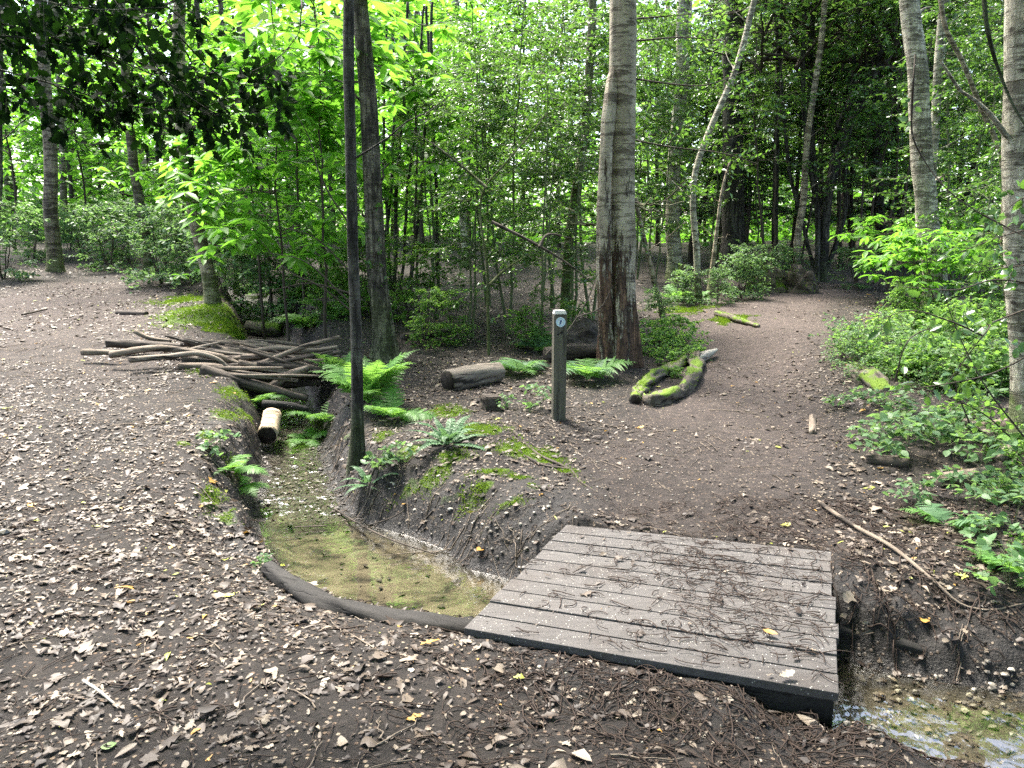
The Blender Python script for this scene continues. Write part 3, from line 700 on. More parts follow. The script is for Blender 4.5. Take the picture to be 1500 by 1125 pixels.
for _ in range(120):
    c_ = [(.72, .42), (.62, .68), (.85, .3), (.5, .8)][int(rng.integers(4))]; p_ = deck_uv([np.clip(c_[0] + rng.normal(0, .07), .05, .97)], [np.clip(c_[1] + rng.normal(0, .09), .05, .97)])[0]
    catkin(p_[0], p_[1], 0, rng.uniform(.06, .2), rng.uniform(.0018, .003), flat=DZ + .004 * rng.random())
tag(Gc.obj('fallen_catkins', M['catkin']), 'thin curled dark brown catkin strings scattered on soil and bridge boards', 'catkins', None, 'stuff')

Gw = Geo()
for x, y in zip(*scatter(900, 9, 1.6)):
    if poly_sd(POLY, np.array([x]), np.array([y]))[0] < 0.03 or poly_sd(DECK, np.array([x]), np.array([y]))[0] < 0.03: continue
    a = rng.random() * 6.3; L = rng.uniform(.06, .32); t = np.linspace(-.5, .5, 6); pp = np.column_stack([x + math.cos(a) * L * t, y + math.sin(a) * L * t]) + rng.normal(0, .006, (6, 2))
    zz = H(pp[:, 0], pp[:, 1]); zz = np.maximum(zz, np.interp(t, [-.5, .5], [zz[0], zz[-1]])) + .006
    tube(Gw, np.column_stack([pp, zz]), rng.uniform(.0018, .0042) * np.linspace(1, .5, 6), 5, cap=False)
tag(Gw.obj('fallen_twigs', M['deadwood']), 'short dry twigs lying scattered among the fallen leaves', 'twigs', None, 'stuff')

Gr = Geo(); k_ = 0
while k_ < 170:
    x = rng.uniform(-2.6, .4); y = rng.uniform(3.9, 7.4); s_ = poly_sd(POLY, np.array([x]), np.array([y]))[0]
    if not .02 < s_ < .42: continue
    if y < 4.6 and x < -.9: continue
    k_ += 1; e = .03; gxx = poly_sd(POLY, np.array([x + e, x - e, x, x]), np.array([y, y, y + e, y - e])); d = -unit(np.array([gxx[0] - gxx[1], gxx[2] - gxx[3]])) + rng.normal(0, .5, 2)
    t = np.linspace(0, 1, 7); L = rng.uniform(.08, .3); pp = np.column_stack([x + d[0] * L * t, y + d[1] * L * t]) + np.cumsum(rng.normal(0, .006, (7, 2)), 0)
    zz = np.maximum(H(pp[:, 0], pp[:, 1]), water_z(pp[:, 1])) + .007
    tube(Gr, np.column_stack([pp, zz]), rng.uniform(.0015, .0045) * np.linspace(1, .4, 7), 5, cap=False)
tag(Gr.obj('bank_roots', M['deadwood']), 'thin bare roots trailing down the steep dark stream banks', 'roots', None, 'stuff')

# pebbles and crumbs of stone
Gp = Geo()
def icos():
    t = (1 + 5 ** .5) / 2
    v = unit(np.array([(-1, t, 0), (1, t, 0), (-1, -t, 0), (1, -t, 0), (0, -1, t), (0, 1, t), (0, -1, -t), (0, 1, -t), (t, 0, -1), (t, 0, 1), (-t, 0, -1), (-t, 0, 1)], float))
    f = np.array([(0, 11, 5), (0, 5, 1), (0, 1, 7), (0, 7, 10), (0, 10, 11), (1, 5, 9), (5, 11, 4), (11, 10, 2), (10, 7, 6), (7, 1, 8), (3, 9, 4), (3, 4, 2), (3, 2, 6), (3, 6, 8), (3, 8, 9), (4, 9, 5), (2, 4, 11), (6, 2, 10), (8, 6, 7), (9, 8, 1)])
    return v, f
IV, IF = icos()
def pebble(x, y, r, t, sink=0.3):
    s = r * (0.7 + 0.6 * rng.random(3)); s[2] *= 0.65
    v = IV * s * (1 + 0.25 * (rng.random((12, 1)) - 0.5)); a = rng.random() * 6.3
    v = v @ np.array([[math.cos(a), -math.sin(a), 0], [math.sin(a), math.cos(a), 0], [0, 0, 1]])
    Gp.add(v + [x, y, hz(x, y) + r * (0.5 - sink)], IF, t)
def peb_px(n, x0, x1, y0, y1, r0, r1, t0, t1):
    for _ in range(n):
        p = on_ground(rng.uniform(x0, x1), rng.uniform(y0, y1)); pebble(p[0], p[1], rng.uniform(r0, r1), rng.uniform(t0, t1))
peb_px(60, 560, 840, 690, 800, .006, .016, .4, 1.0); peb_px(26, 690, 850, 770, 850, .006, .016, .1, .6)
peb_px(110, 380, 490, 610, 760, .008, .026, 0, .45); peb_px(50, 840, 1000, 650, 740, .005, .012, .3, .9)
peb_px(60, 1240, 1490, 980, 1090, .006, .02, .2, .8); peb_px(60, 700, 1200, 940, 1110, .004, .010, .3, .9)
pebble(*at_z(10, 805, 0)[:2], .03, .35)
tag(Gp.obj('pebbles', M['pebble'], smooth=False), 'small pale and dark pebbles along the stream bank and mud', 'pebbles', None, 'stuff')

# moss tufts and cushions
Gm = Geo()
def tufts(G, P, Nn, size):
    n = len(P); d = unit(Nn + rng.normal(0, 0.55, (n, 3)))
    leaves(G, P - Nn * 0.002, d, unit(rng.normal(0, 1, (n, 3))), size * (0.6 + 0.8 * rng.random(n)), ((np.array([(0, .16, 0), (0, -.16, 0), (1, 0, 0)], float)), np.array([(0, 1, 2)]), np.zeros((0, 4), int)), np.clip(rng.normal(0.5, 0.25, n), 0, 0.9))
for px, py, rx, ry, a in MOSS:
    c = on_ground(px, py); n = int(min(5200, 9000 * rx * ry * 9 * a + 300))
    q = rng.normal(0, 0.62, (n, 2)) * [rx, ry] + c[:2]
    k = fbm(q[:, 0] * 7, q[:, 1] * 7, 3) + a * np.exp(-(((q[:, 0] - c[0]) / rx) ** 2 + ((q[:, 1] - c[1]) / ry) ** 2)) > 0.42
    q = q[k]; q = q[poly_sd(POLY, q[:, 0], q[:, 1]) > 0]
    tufts(Gm, np.column_stack([q, H(q[:, 0], q[:, 1])]), gnormal(q[:, 0], q[:, 1]), 0.016 if c[1] < 8 else 0.03)
tag(Gm.obj('moss', M['moss'], smooth=False), 'bright green moss cushions on stream banks and earth mound', 'moss', None, 'stuff')

# ------------------------------------------------------------------ footbridge
bc = deck_uv([.5], [.5])[0]; B0 = np.array([bc[0], bc[1], DZ])
br = thing('footbridge', 'low wooden footbridge of worn grey planks over the stream', 'footbridge', tuple(B0))
def box_local(c4pts, z0, z1, bev=0.004):
    bm = bmesh.new()
    lo = [bm.verts.new((p[0] - B0[0], p[1] - B0[1], z0 - B0[2])) for p in c4pts]
    hi = [bm.verts.new((p[0] - B0[0], p[1] - B0[1], z1 - B0[2])) for p in c4pts]
    bm.faces.new(lo[::-1]); bm.faces.new(hi)
    for i in range(4): bm.faces.new((lo[i], lo[(i + 1) % 4], hi[(i + 1) % 4], hi[i]))
    bmesh.ops.recalc_face_normals(bm, faces=bm.faces)
    bmesh.ops.bevel(bm, geom=list(bm.edges), offset=bev, segments=2, affect='EDGES', profile=0.6)
    return bm
def bm_obj(bm, name, mat, parent, tint=0.5):
    me = bpy.data.meshes.new(name); bm.to_mesh(me); bm.free(); me.materials.append(mat)
    a = me.attributes.new('tint', 'FLOAT', 'POINT'); a.data.foreach_set('value', np.full(len(me.vertices), tint, np.float32))
    return link(name, me, parent)
NP = 10
for i in range(NP):
    v0 = i / NP + 0.0035; v1 = (i + 1) / NP - 0.0035
    e0 = random.uniform(-.006, .006) ; e1 = random.uniform(-.004, .008) + (0.008 if i < 6 else -0.004)
    c = [deck_uv([e0 + 0.0], [v0])[0], deck_uv([1 + e1], [v0])[0], deck_uv([1 + e1 + random.uniform(-.002, .002)], [v1])[0], deck_uv([e0], [v1])[0]]
    zt = DZ + random.uniform(-.0025, .0025)
    bm_obj(box_local(c, zt - 0.036, zt), 'plank', M['deck'], br, random.random())
for u0, u1 in ((0.03, 0.08), (0.48, 0.53), (0.92, 0.97)):
    c = [deck_uv([u0], [.075])[0], deck_uv([u1], [.075])[0], deck_uv([u1], [.93])[0], deck_uv([u0], [.93])[0]]
    bm_obj(box_local(c, DZ - 0.17, DZ - 0.041), 'bearer', M['blacklog'], br)
for v0, v1, zb in ((0.008, 0.07, -0.26), (0.935, 0.99, -0.2)):
    c = [deck_uv([0.01], [v0])[0], deck_uv([0.997], [v0])[0], deck_uv([0.997], [v1])[0], deck_uv([0.01], [v1])[0]]
    bm_obj(box_local(c, DZ + zb, DZ - 0.041), 'sleeper_beam', M['blacklog'], br)

# ------------------------------------------------------------------ waymarker post
pb = on_ground(818, 614); PY = pb[1]; s = m_per_px(pb)
ptop = at_y(819, 455, PY)[2]; Hh = ptop - pb[2]; w = 9.2 * s
po = thing('waymarker_post', 'square weathered wooden waymarker post with round badge beside the path', 'post', tuple(pb), rotz=math.radians(7))
bm = bmesh.new(); bmesh.ops.create_cube(bm, size=1)
for v in bm.verts:
    t = v.co.z > 0
    v.co = Vector((v.co.x * 2 * w, v.co.y * 2 * w, Hh - 0.03 if t else -0.15))
bmesh.ops.bevel(bm, geom=list(bm.edges), offset=0.004, segments=2, affect='EDGES')
bm_obj(bm, 'shaft', M['post'], po)
bm = bmesh.new(); bmesh.ops.create_cube(bm, size=1)
for v in bm.verts:
    t = v.co.z > 0; k = 0.82 if t else 1.0
    v.co = Vector((v.co.x * 2 * w * k, v.co.y * 2 * w * k + (0 if not t else 0.004), (Hh + 0.004) if t else Hh - 0.028))
bmesh.ops.bevel(bm, geom=list(bm.edges), offset=0.003, segments=2, affect='EDGES')
bm_obj(bm, 'post_top', M['posttop'], po)
def disc(r0, r1, y, th, mat, name, parent, cx, cz, a0=0, a1=2 * PI, n=40):
    """flat ring facing -Y with thickness th"""
    a = np.linspace(a0, a1, n); g = Geo()
    ring = lambda r, yy: np.column_stack([cx + r * np.cos(a), np.full(n, yy), cz + r * np.sin(a)])
    V = np.concatenate([ring(r0, y), ring(r1, y), ring(r1, y + th)]); i = np.arange(n - 1)
    g.add(V, np.concatenate([np.stack([i, i + 1, n + i + 1, n + i], 1), np.stack([n + i, n + i + 1, 2 * n + i + 1, 2 * n + i], 1)]))
    return g.obj(name, mat, parent, smooth=False)
bz = at_y(820, 471, PY)[2] - pb[2]; fy = -w - 0.004; rb = 6.9 * s
bd = disc(0.0001, rb, fy, 0.005, M['white'], 'badge', po, 0, bz)
for k in range(9):
    a = k * 2 * PI / 9
    disc(rb * 0.66, rb * 0.82, fy - 0.0012, 0.001, M['pale_ink'], 'badge_lettering_ring', bd, 0, bz, a, a + 0.5, 8)
g = Geo()
sh = np.array([(-.30, -.48), (-.02, -.48), (.22, .12), (.22, .42), (-.06, .48), (-.12, .1)]) * rb
V = np.column_stack([sh[:, 0] , np.full(6, fy - 0.0015), sh[:, 1] + bz])
g.add(V, np.array([(0, 1, 2, 5), (5, 2, 3, 4)])); g.obj('badge_emblem', M['blue_ink'], bd, smooth=False)
az = at_y(819, 487, PY)[2] - pb[2]; ca, sa = math.cos(.5), math.sin(.5)
ar = np.array([(-5, -.7), (0.6, -.7), (0.6, -2.1), (5.2, 0), (0.6, 2.1), (0.6, .7), (-5, .7)]) * s
V = np.column_stack([ar[:, 0] * ca - ar[:, 1] * sa, np.full(7, -w - 0.0015), ar[:, 0] * sa + ar[:, 1] * ca + az])
g = Geo(); g.add(V, [np.array([(0, 1, 5, 6)]), np.array([(2, 3, 4), ])]); g.obj('carved_arrow', M['black'], po, smooth=False)

# ------------------------------------------------------------------ logs, branches, sticks
def log_thing(name, label, cat, P, rad, mat, sides=14, lump=0.18, n=None, group=None, cut=None, moss=0, lfreq=5.0, seed=0, section=None):
    P = np.asarray(P, float); b = P[0] * 0.5 + P[-1] * 0.5
    L = np.linalg.norm(np.diff(P, axis=0), axis=1).sum(); n = n or max(8, int(L / 0.035)); n = min(n, 120)
    line = smooth_line(P - b, n); r = np.interp(np.linspace(0, 1, n), np.linspace(0, 1, len(np.atleast_1d(rad))), np.atleast_1d(rad)) if not np.isscalar(rad) else np.full(n, rad)
    root = thing(name, label, cat, tuple(b), group)
    # local frame with X along the log so the grain runs lengthwise
    ax = line[-1] - line[0]; q = Vector(ax).to_track_quat('X', 'Z'); root.rotation_mode = 'QUATERNION'; root.rotation_quaternion = q
    R = np.array(q.to_matrix()); line = line @ R
    g = Geo(); tube(g, line, r, sides, 0.5, True, lump, lfreq, seed=seed, section=section)
    body = g.obj('bark' if cut or moss else 'wood', mat, root)
    if cut:
        for e, sgn in ((0, -1), (-1, 1)):
            gg = Geo(); t = unit(line[0] - line[1]) if e == 0 else unit(line[-1] - line[-2])
            tube(gg, np.array([line[e] - t * 0.01, line[e] + t * 0.006]), r[e] * 0.9, sides, 0.5, True, lump, seed=seed); gg.obj('cut_end', cut, root)
    if moss:
        gg = Geo(); i = rng.integers(2, n - 2, moss); a = rng.normal(0, 0.95, moss)
        # "up" in the local frame
        up = np.array([0, 0, 1.0]) @ R; side = unit(np.cross(up, [1, 0, 0])); up = unit(np.cross([1, 0, 0], side))
        dirn = np.cos(a)[:, None] * up + np.sin(a)[:, None] * side
        k = vnoise(i * 0.16 + seed, a * 1.5) + .6 * vnoise(i * .5 + seed, a * 3) > 0.05
        tufts(gg, (line[i] + dirn * (r[i] * 1.03)[:, None])[k], dirn[k], 0.02); gg.obj('moss_cover', M['moss'], root, smooth=False)
    return root
def gpt(px, py, dz=0.0):
    p = on_ground(px, py); p[2] += dz; return p

a = gpt(656, 572); bq = at_y(730, 545, a[1] + 0.45); bq[2] = hz(bq[0], bq[1])
rl = 16.5 * m_per_px(a)
log_thing('log', 'short thick grey log with hollow dark end lying on leaves', 'log', [a + [0, 0, rl * .85], (a + bq) / 2 + [0, 0, rl * .9], bq + [0, 0, rl * .85]], [rl, rl * 1.0, rl * .92], M['log'], 36, 0.16, cut=M['logend'], section=lambda t, a: 1 - .16 * np.exp(-((np.mod(a - 1.2 + .12 * np.sin(t * 7), 2 * PI) - .6) / .07) ** 2) - .08 * np.exp(-((np.mod(a - 2.6, 2 * PI) - .6) / .1) ** 2) - .06 * np.exp(-((np.mod(a - 5.6, 2 * PI) - .6) / .1) ** 2))
# charred block
p = gpt(718, 600); s_ = m_per_px(p); bm = bmesh.new(); bmesh.ops.create_cube(bm, size=1); bmesh.ops.subdivide_edges(bm, edges=bm.edges, cuts=3, use_grid_fill=True)
for v in bm.verts:
    q = v.co; k = 1 + 0.22 * float(vnoise(q.x * 2 + 3 * q.z, q.y * 2 + 9))
    v.co = Vector((q.x * 25 * s_ * k * (1.08 if q.z > 0 else .92), q.y * .16 * k, (q.z + 0.45) * 22 * s_ * k))
bmesh.ops.bevel(bm, geom=[e for e in bm.edges if e.calc_face_angle(0) > 0.6], offset=0.01, segments=2, affect='EDGES')
o = bm_obj(bm, 'wood_block', M['deadwood_dark'], None); o.location = p; o.rotation_euler = (0, 0.08, 0.35)
tag(o, 'small charred block of wood in front of the short grey log', 'wood block')
# two mossy logs by the big trunk
A = [gpt(930, 592), gpt(940, 574), gpt(962, 556), gpt(988, 543), gpt(1006, 534)]; r = [8 * m_per_px(q) for q in A]
log_thing('mossy_log', 'bright moss covered curved log behind, beside the path edge', 'log', [q + [0, 0, x * .8] for q, x in zip(A, r)], [r[0], r[1] * 1.05, r[2] * 1.1, r[3] * .95, r[4] * .7], M['mosslog'], 18, 0.85, moss=1200, lfreq=7, cut=M['logend'], seed=2)
A = [gpt(948, 594), gpt(980, 588), gpt(1006, 572), gpt(1018, 548), gpt(1020, 532)]; r = [10.5 * m_per_px(q) for q in A]
log_thing('mossy_log', 'knobbly half mossy log in front, curving along the path edge', 'log', [q + [0, 0, x * .7] for q, x in zip(A, r)], [r[0] * 1.1, r[1] * .8, r[2] * 1.15, r[3] * .75, r[4] * .95], M['barelog'], 18, 0.95, moss=420, cut=M['mosslog'], seed=5)
A = [gpt(1012, 536, .05), gpt(1032, 530, .07), gpt(1049, 522, .08)]
log_thing('broken_wood', 'silvery bare splinter of wood sticking out beyond the mossy logs', 'wood', A, [.06, .055, .02], M['greywood'], 8, 0.25)
# wood lying behind the post at the big trunk's foot
A = [gpt(800, 530, .08), gpt(850, 526, .09), gpt(885, 524, .08)]
log_thing('log', 'dark rotting log lying behind the waymarker post', 'log', A, [.085, .1, .09], M['deadwood_dark'], 12, 0.3)
A = [gpt(470, 486, .1), gpt(360, 492, .12)]
log_thing('log', 'mossy log lying in the gully behind the heaped branches', 'log', [gpt(362, 490, .1), gpt(412, 492, .1)], [.13, .12], M['mosslog'], 14, 0.2, moss=900)
log_thing('log', 'thin dark log on leaves left of the holly stems', 'log', [gpt(590, 498, .04), gpt(640, 493, .05), gpt(668, 486, .05)], [.05, .05, .04], M['deadwood_dark'], 8, 0.3)
# sawn log standing in the stream
p0 = at_z(392, 652, -0.09); p1 = p0 + np.array([-0.06, 0.36, 0.10]); rr = 14.5 * m_per_px(p0)
log_thing('log', 'pale split log end sticking out of the stream bank', 'log', [p0 + [0, 0, rr], p1 + [0, 0, rr]], [rr, rr * .95], M['palewood'], 14, 0.22, cut=M['logend'])
# curved black edging log
zz = -0.06
A = [at_z(392, 824, -.03), at_z(415, 843, -.045), at_z(450, 866, -.055), at_z(500, 887, -.06), at_z(560, 901, -.07), at_z(620, 909, -.075), at_z(672, 914, -.08), at_z(720, 922, -.09)]
log_thing('edging_log', 'curved wet black log edging the sandy pool', 'log', [q - [0, 0, .030] for q in A], [.036, .046, .054, .058, .062, .062, .056, .048], M['blacklog'], 20, 0.4, lfreq=6)
# low retaining log right of the bridge
A = [at_z(1205, 905, -.12), at_z(1280, 922, -.135), at_z(1340, 938, -.15), at_z(1395, 956, -.18)]
log_thing('edging_log', 'dark sodden log holding the bank right of the bridge', 'log', [q - [0, 0, .04] for q in A], [.035, .032, .028, .018], M['blacklog'], 12, 0.5, seed=4)
# long stick
A = [gpt(1199, 741, .025), gpt(1250, 775, .02), gpt(1310, 812, .03), gpt(1370, 862, .03), gpt(1412, 893, .02), gpt(1440, 896, .01), gpt(1500, 890, .02)]
log_thing('stick', 'long thin pale stick lying on the bank right of the bridge', 'stick', A, [.012, .0125, .012, .011, .009, .005, .003], M['deadwood'], 8, 0.15)
A = [gpt(1407, 622, .03), gpt(1421, 629, .05), gpt(1436, 637, .06), gpt(1440, 648, .07), gpt(1452, 651, .07), gpt(1463, 654, .06), gpt(1473, 663, .04), gpt(1468, 676, .02)]
log_thing('crooked_branch', 'pale crooked dead branch on the ground at the right edge', 'branch', A, [.02, .026, .024, .032, .03, .03, .03, .028], M['log'], 12, 0.5)
log_thing('log', 'fallen log half hidden by plants at right edge tree', 'log', [gpt(1440, 640, .05), gpt(1500, 632, .06)], [.06, .06], M['deadwood'], 10, 0.2)
log_thing('log', 'low brown log under small leafy plants on right bank', 'log', [gpt(1268, 678, .02), gpt(1330, 682, .02)], [.045, .05], M['deadwood_dark'], 10, 0.25)
log_thing('log', 'grey buried log on the right bank above the fern', 'log', [gpt(1372, 712, .03), gpt(1445, 702, .04)], [.05, .045], M['deadwood'], 10, 0.25)
log_thing('wood_chip', 'short flat offcut of wood on the right edge of the path', 'wood', [gpt(1190, 612, .01), gpt(1190, 637, .01)], [.03, .03], M['deadwood'], 6, 0.2)
A = [gpt(1246, 548, .05), gpt(1272, 560, .03), gpt(1300, 574, .0)]
log_thing('mossy_stump', 'mossy rotten stump at the edge of the right hand plants', 'stump', A, [.06, .10, .05], M['mosslog'], 16, 0.8, moss=600)
log_thing('stick', 'dark stick lying on the left path near the mossy bank', 'stick', [gpt(172, 460, .02), gpt(215, 461, .02)], [.035, .03], M['deadwood_dark'], 8, 0.2)
log_thing('stick', 'thin dark stick on the far left path', 'stick', [gpt(32, 463, .02), gpt(68, 456, .03)], [.015, .012], M['deadwood_dark'], 6, 0.2)
log_thing('stick', 'small pale stick among fallen leaves in the left foreground', 'stick', [gpt(122, 1000, .01), gpt(150, 1020, .012), gpt(172, 1038, .01)], [.006, .006, .004], M['greywood'], 6, 0.2)
# roots of the mound
A = [gpt(715, 612, -.005), gpt(752, 632, .0), gpt(790, 668, .008), gpt(836, 690, .008), gpt(852, 708, .005), gpt(875, 722, .0)]
log_thing('tree_root', 'long mossy root running down the earth mound towards the bridge', 'root', A, [.010, .013, .013, .010, .006], M['deadwood_dark'], 8, 0.4, moss=350)
log_thing('tree_root', 'short bare root forking off the mound at the path', 'root', [gpt(770, 668, .0), gpt(800, 684, .006), gpt(830, 688, .006), gpt(868, 698, .004)], [.009, .01, .009, .004], M['deadwood_dark'], 7, 0.3)
# sticks in the pool
def water_stick(label, pts, r):
    log_thing('fallen_twig', label, 'twig', [at_z(x, y, -0.27 + z) for x, y, z in pts], r, M['deadwood_dark'], 5, 0.2)
water_stick('forked twig lying in the pool below the mound', [(490, 745, .02), (540, 775, .02), (585, 795, .015), (640, 812, .0)], [.006, .006, .004])
water_stick('thin twig rising from pool water against the mound face', [(560, 768, .01), (590, 740, .1), (625, 700, .2)], [.005, .004, .002])
water_stick('thin twig arching over the pool beneath the mound', [(520, 776, .01), (580, 755, .1), (612, 715, .16)], [.004, .004, .002])
water_stick('straight short twig floating at the left of the pool', [(432, 772, .012), (480, 770, .012)], [.005, .004])
# dam of dead branches across the stream
DAM = [([(197, 485), (218, 495), (251, 499)], 8.7, .03, 'deadwood', 'reddish split branch at the far left of the heap'),
 ([(157, 503), (212, 505), (268, 508), (309, 506)], 8.35, .055, 'deadwood_dark', 'thick dark branch at the top left of the heap'),
 ([(120, 516), (150, 516), (185, 517)], 8.05, .04, 'deadwood', 'branch end reaching farthest left onto the path'),
 ([(162, 520), (234, 510), (296, 518), (324, 523), (358, 536), (380, 533), (430, 513), (498, 493)], 7.85, .042, 'deadwood', 'long bent branch on top rising to the right'),
 ([(190, 527), (240, 523), (302, 520), (324, 529), (338, 547)], 7.7, .035, 'log', 'grey branch hooking down at the front'),
 ([(307, 502), (352, 503), (408, 506), (452, 510)], 8.3, .04, 'deadwood', None),
 ([(262, 536), (324, 544), (366, 550), (414, 552)], 7.75, .042, 'deadwood', None),
 ([(296, 547), (352, 561), (402, 572), (450, 584)], 7.55, .07, 'deadwood_dark', 'thickest dark log lying lowest across the stream'),
 ([(397, 567), (422, 550), (452, 538)], 7.65, .05, 'deadwood', 'stubby forked branch at the lower right of the heap'),
 ([(310, 510), (352, 516), (408, 510), (464, 513), (494, 508)], 8.15, .04, 'deadwood', None),
 ([(340, 527), (394, 521), (450, 529), (490, 527)], 7.95, .04, 'deadwood', None),
 ([(268, 529), (313, 533), (352, 544), (420, 545), (482, 540)], 7.85, .045, 'deadwood_dark', None),
 ([(330, 508), (380, 513), (440, 517), (496, 522)], 8.25, .035, 'deadwood', None),
 ([(290, 513), (350, 521), (400, 525), (460, 522), (498, 516)], 8.05, .045, 'deadwood_dark', None),
 ([(325, 536), (380, 546), (440, 550), (482, 550)], 7.9, .05, 'deadwood_dark', None),
 ([(350, 531), (400, 540), (455, 546)], 7.8, .035, 'deadwood', None),
 ([(340, 550), (400, 560), (470, 560)], 7.95, .06, 'deadwood_dark', None),
 ([(370, 541), (430, 536), (492, 533)], 8.0, .04, 'deadwood', None),
 ([(385, 592), (425, 594), (452, 600)], 7.2, .045, 'blacklog', 'black sodden branch lying in the stream under the heap'),
 ([(240, 513), (300, 512), (352, 518)], 8.2, .03, 'deadwood', None),
 ([(360, 500), (420, 504), (480, 516)], 8.45, .035, 'deadwood', None),
 ([(400, 555), (450, 556), (490, 560)], 8.05, .06, 'deadwood_dark', None)]
for _ in range(32):
    x0 = rng.uniform(230, 400); x1 = x0 + rng.uniform(60, 170); x1 = min(x1, 500); yc = rng.uniform(503, 556) ; sl_ = rng.uniform(0, .1) if rng.random() < .6 else rng.uniform(-.35, .4); yy = lambda x: yc + (x - (x0 + x1) / 2) * sl_ + rng.normal(0, 2)
    if x0 < 300: yc = min(yc, 530)
    ys_ = yy(x0), yy(x1); DAM.append(([(x0, ys_[0]), (x0 * .55 + x1 * .45, ys_[0] * .55 + ys_[1] * .45 + rng.normal(0, 1)), (x1, ys_[1])], 8.28 - (yc - 503) / 53 * .75 + rng.normal(0, .08), rng.uniform(.016, .04), ['deadwood', 'deadwood_dark', 'log'][int(rng.integers(3))], None))
for i, (pts, Y, r, mt, lab) in enumerate(DAM):
    P = [at_y(x, y, Y) for x, y in pts]
    for q in P: q[2] = max(q[2], hz(q[0], q[1]) + r * 0.5)
    r *= .8 if i < 22 else .6; tp = [r * 1.1, r, r * .9, r * .55]
    log_thing('dead_branch', lab or 'bare dead branch laid across the stream in the middle of the heap', 'branch', P, tp, M[mt], 12, 0.3, group='dead branches heaped across the stream', seed=i, lfreq=8)

# ------------------------------------------------------------------ trees
def trunk_line(px, Y, top=None):
    pts = [at_y(x, y, Y) for x, y in px]
    b = pts[0]; g = hz(b[0], b[1])
    if b[2] > g + 0.02:                      # base hidden behind plants: carry the trunk down to the soil
        d = (pts[0] - pts[1]); k = (b[2] - g) / max(1e-3, -d[2]) ; nb = b + d * min(k, 6) if k < 6 else np.array([b[0], b[1], g]); nb[2] = g
        pts = [nb] + pts
    else: pts[0][2] = g
    if top:
        d = unit(pts[-1] - pts[-2]); d = unit(d * [0.5, 1, 1]); k = (top - pts[-1][2]) / max(d[2], 0.3)
        if k > 0.3: pts.append(pts[-1] + d * k * 0.5); pts.append(pts[-1] + d * k * 0.5)
    return np.array(pts)

def upper_crown(seed, leafm):
    r = np.random.default_rng(seed); gl = Geo(); gb = Geo()
    pos = []; dd = []
    for i in range(13):
        a = r.random() * 2 * PI; e = r.uniform(0.1, 1.1); L = r.uniform(1.2, 2.6); z0 = r.uniform(-2.6, 0)
        d = np.array([math.cos(a) * math.cos(e), math.sin(a) * math.cos(e), math.sin(e)])
        t = np.linspace(0, 1, 7)[:, None]; line = np.array([0, 0, z0]) + d * t * L + np.array([0, 0, -0.35]) * t * t + r.normal(0, .05, (7, 3)) * t
        tube(gb, line, np.linspace(.035, .008, 7), 5, cap=False)
        for k in range(9):
            q = line[r.integers(2, 7)]; dv = unit(r.normal(0, 1, 3) * [1, 1, .4]); ln = r.uniform(.3, .8)
            tube(gb, np.array([q, q + dv * ln * .5 + [0, 0, .03], q + dv * ln]), [.007, .005, .003], 4, cap=False)
            for m_ in range(5):
                pos.append(q + dv * ln * r.uniform(.2, 1.05) + r.normal(0, .06, 3)); dd.append(unit(dv + r.normal(0, .7, 3)))
    pos = np.array(pos); dd = np.array(dd); nn = unit(r.normal(0, .45, pos.shape) + [0, 0, 1])
    leaves(gl, pos, dd * [1, 1, .4], nn, r.uniform(.09, .17, len(pos)), LEAF, r.random(len(pos)) * .9)
    return gb.mesh('limbs', M['twig']), gl.mesh('upper_foliage', leafm)
UPC = [upper_crown(100 + i, M['lime'] if i < 2 else M['green']) for i in range(3)]

def tree(label, px, wb, wt, Y=None, mat='bark_tan', name='tree', group=None, top=9.0, crown=True, lump=0.08, sides=14, flare=1.35, stubs=4, cat='tree'):
    if Y is None: Y = on_ground(*px[0])[1]
    P = trunk_line(px, Y, top); b = P[0].copy(); sc = m_per_px(at_y(px[0][0], px[0][1], Y))
    root = thing(name, label, cat, tuple(b), group)
    P = P - b; P = np.concatenate([[P[0] - [0, 0, .15]], P])
    n = int(min(140, max(24, P[-1][2] / 0.07))); line = smooth_line(P, n)
    sd_ = rng.random() * 50
    line[:, 0] += 0.25 * wt * sc * fbm(line[:, 2] * 1.1 + sd_, line[:, 2] * 0 + sd_, 2); line[:, 1] += 0.3 * wt * sc * fbm(line[:, 2] + sd_, line[:, 2] * 0 + 9, 2)
    ztop = at_y(px[-1][0], px[-1][1], Y)[2] - b[2]; z = line[:, 2]
    r = np.interp(z, [0, ztop * .45, ztop, max(ztop + .1, z[-1])], [wb * .5 * sc, (wb * .4 + wt * .6) * .5 * sc, wt * .5 * sc, wt * .3 * sc])
    r = r * (1 + (flare - 1) * np.exp(-np.maximum(z, 0) / 0.16))
    g = Geo(); tube(g, line, r, sides, 0.5, True, lump, 1.6, seed=sd_)
    for _ in range(stubs):                                   # snapped twigs and side shoots
        i = rng.integers(n // 6, n - 3); a = rng.random() * 2 * PI; L = rng.uniform(.12, .8)
        d = np.array([math.cos(a), math.sin(a) * .6, rng.uniform(.1, .9)]); q = line[i]
        tt = np.linspace(0, 1, 6)[:, None]; ln = q + d * tt * L + rng.normal(0, .03, (6, 3)) * tt
        tube(g, ln, r[i] * .22 * np.linspace(1, .35, 6), 5, cap=False)
    g.obj('trunk', M[mat], root)
    if crown:
        lm, fo = UPC[int(rng.integers(3))]; c = tuple(line[-1] - [0, 0, .05]); rz = rng.random() * 6.3
        link('limb', lm, root, c, rz, .7); link('crown', fo, root, c, rz, .7)
    return root
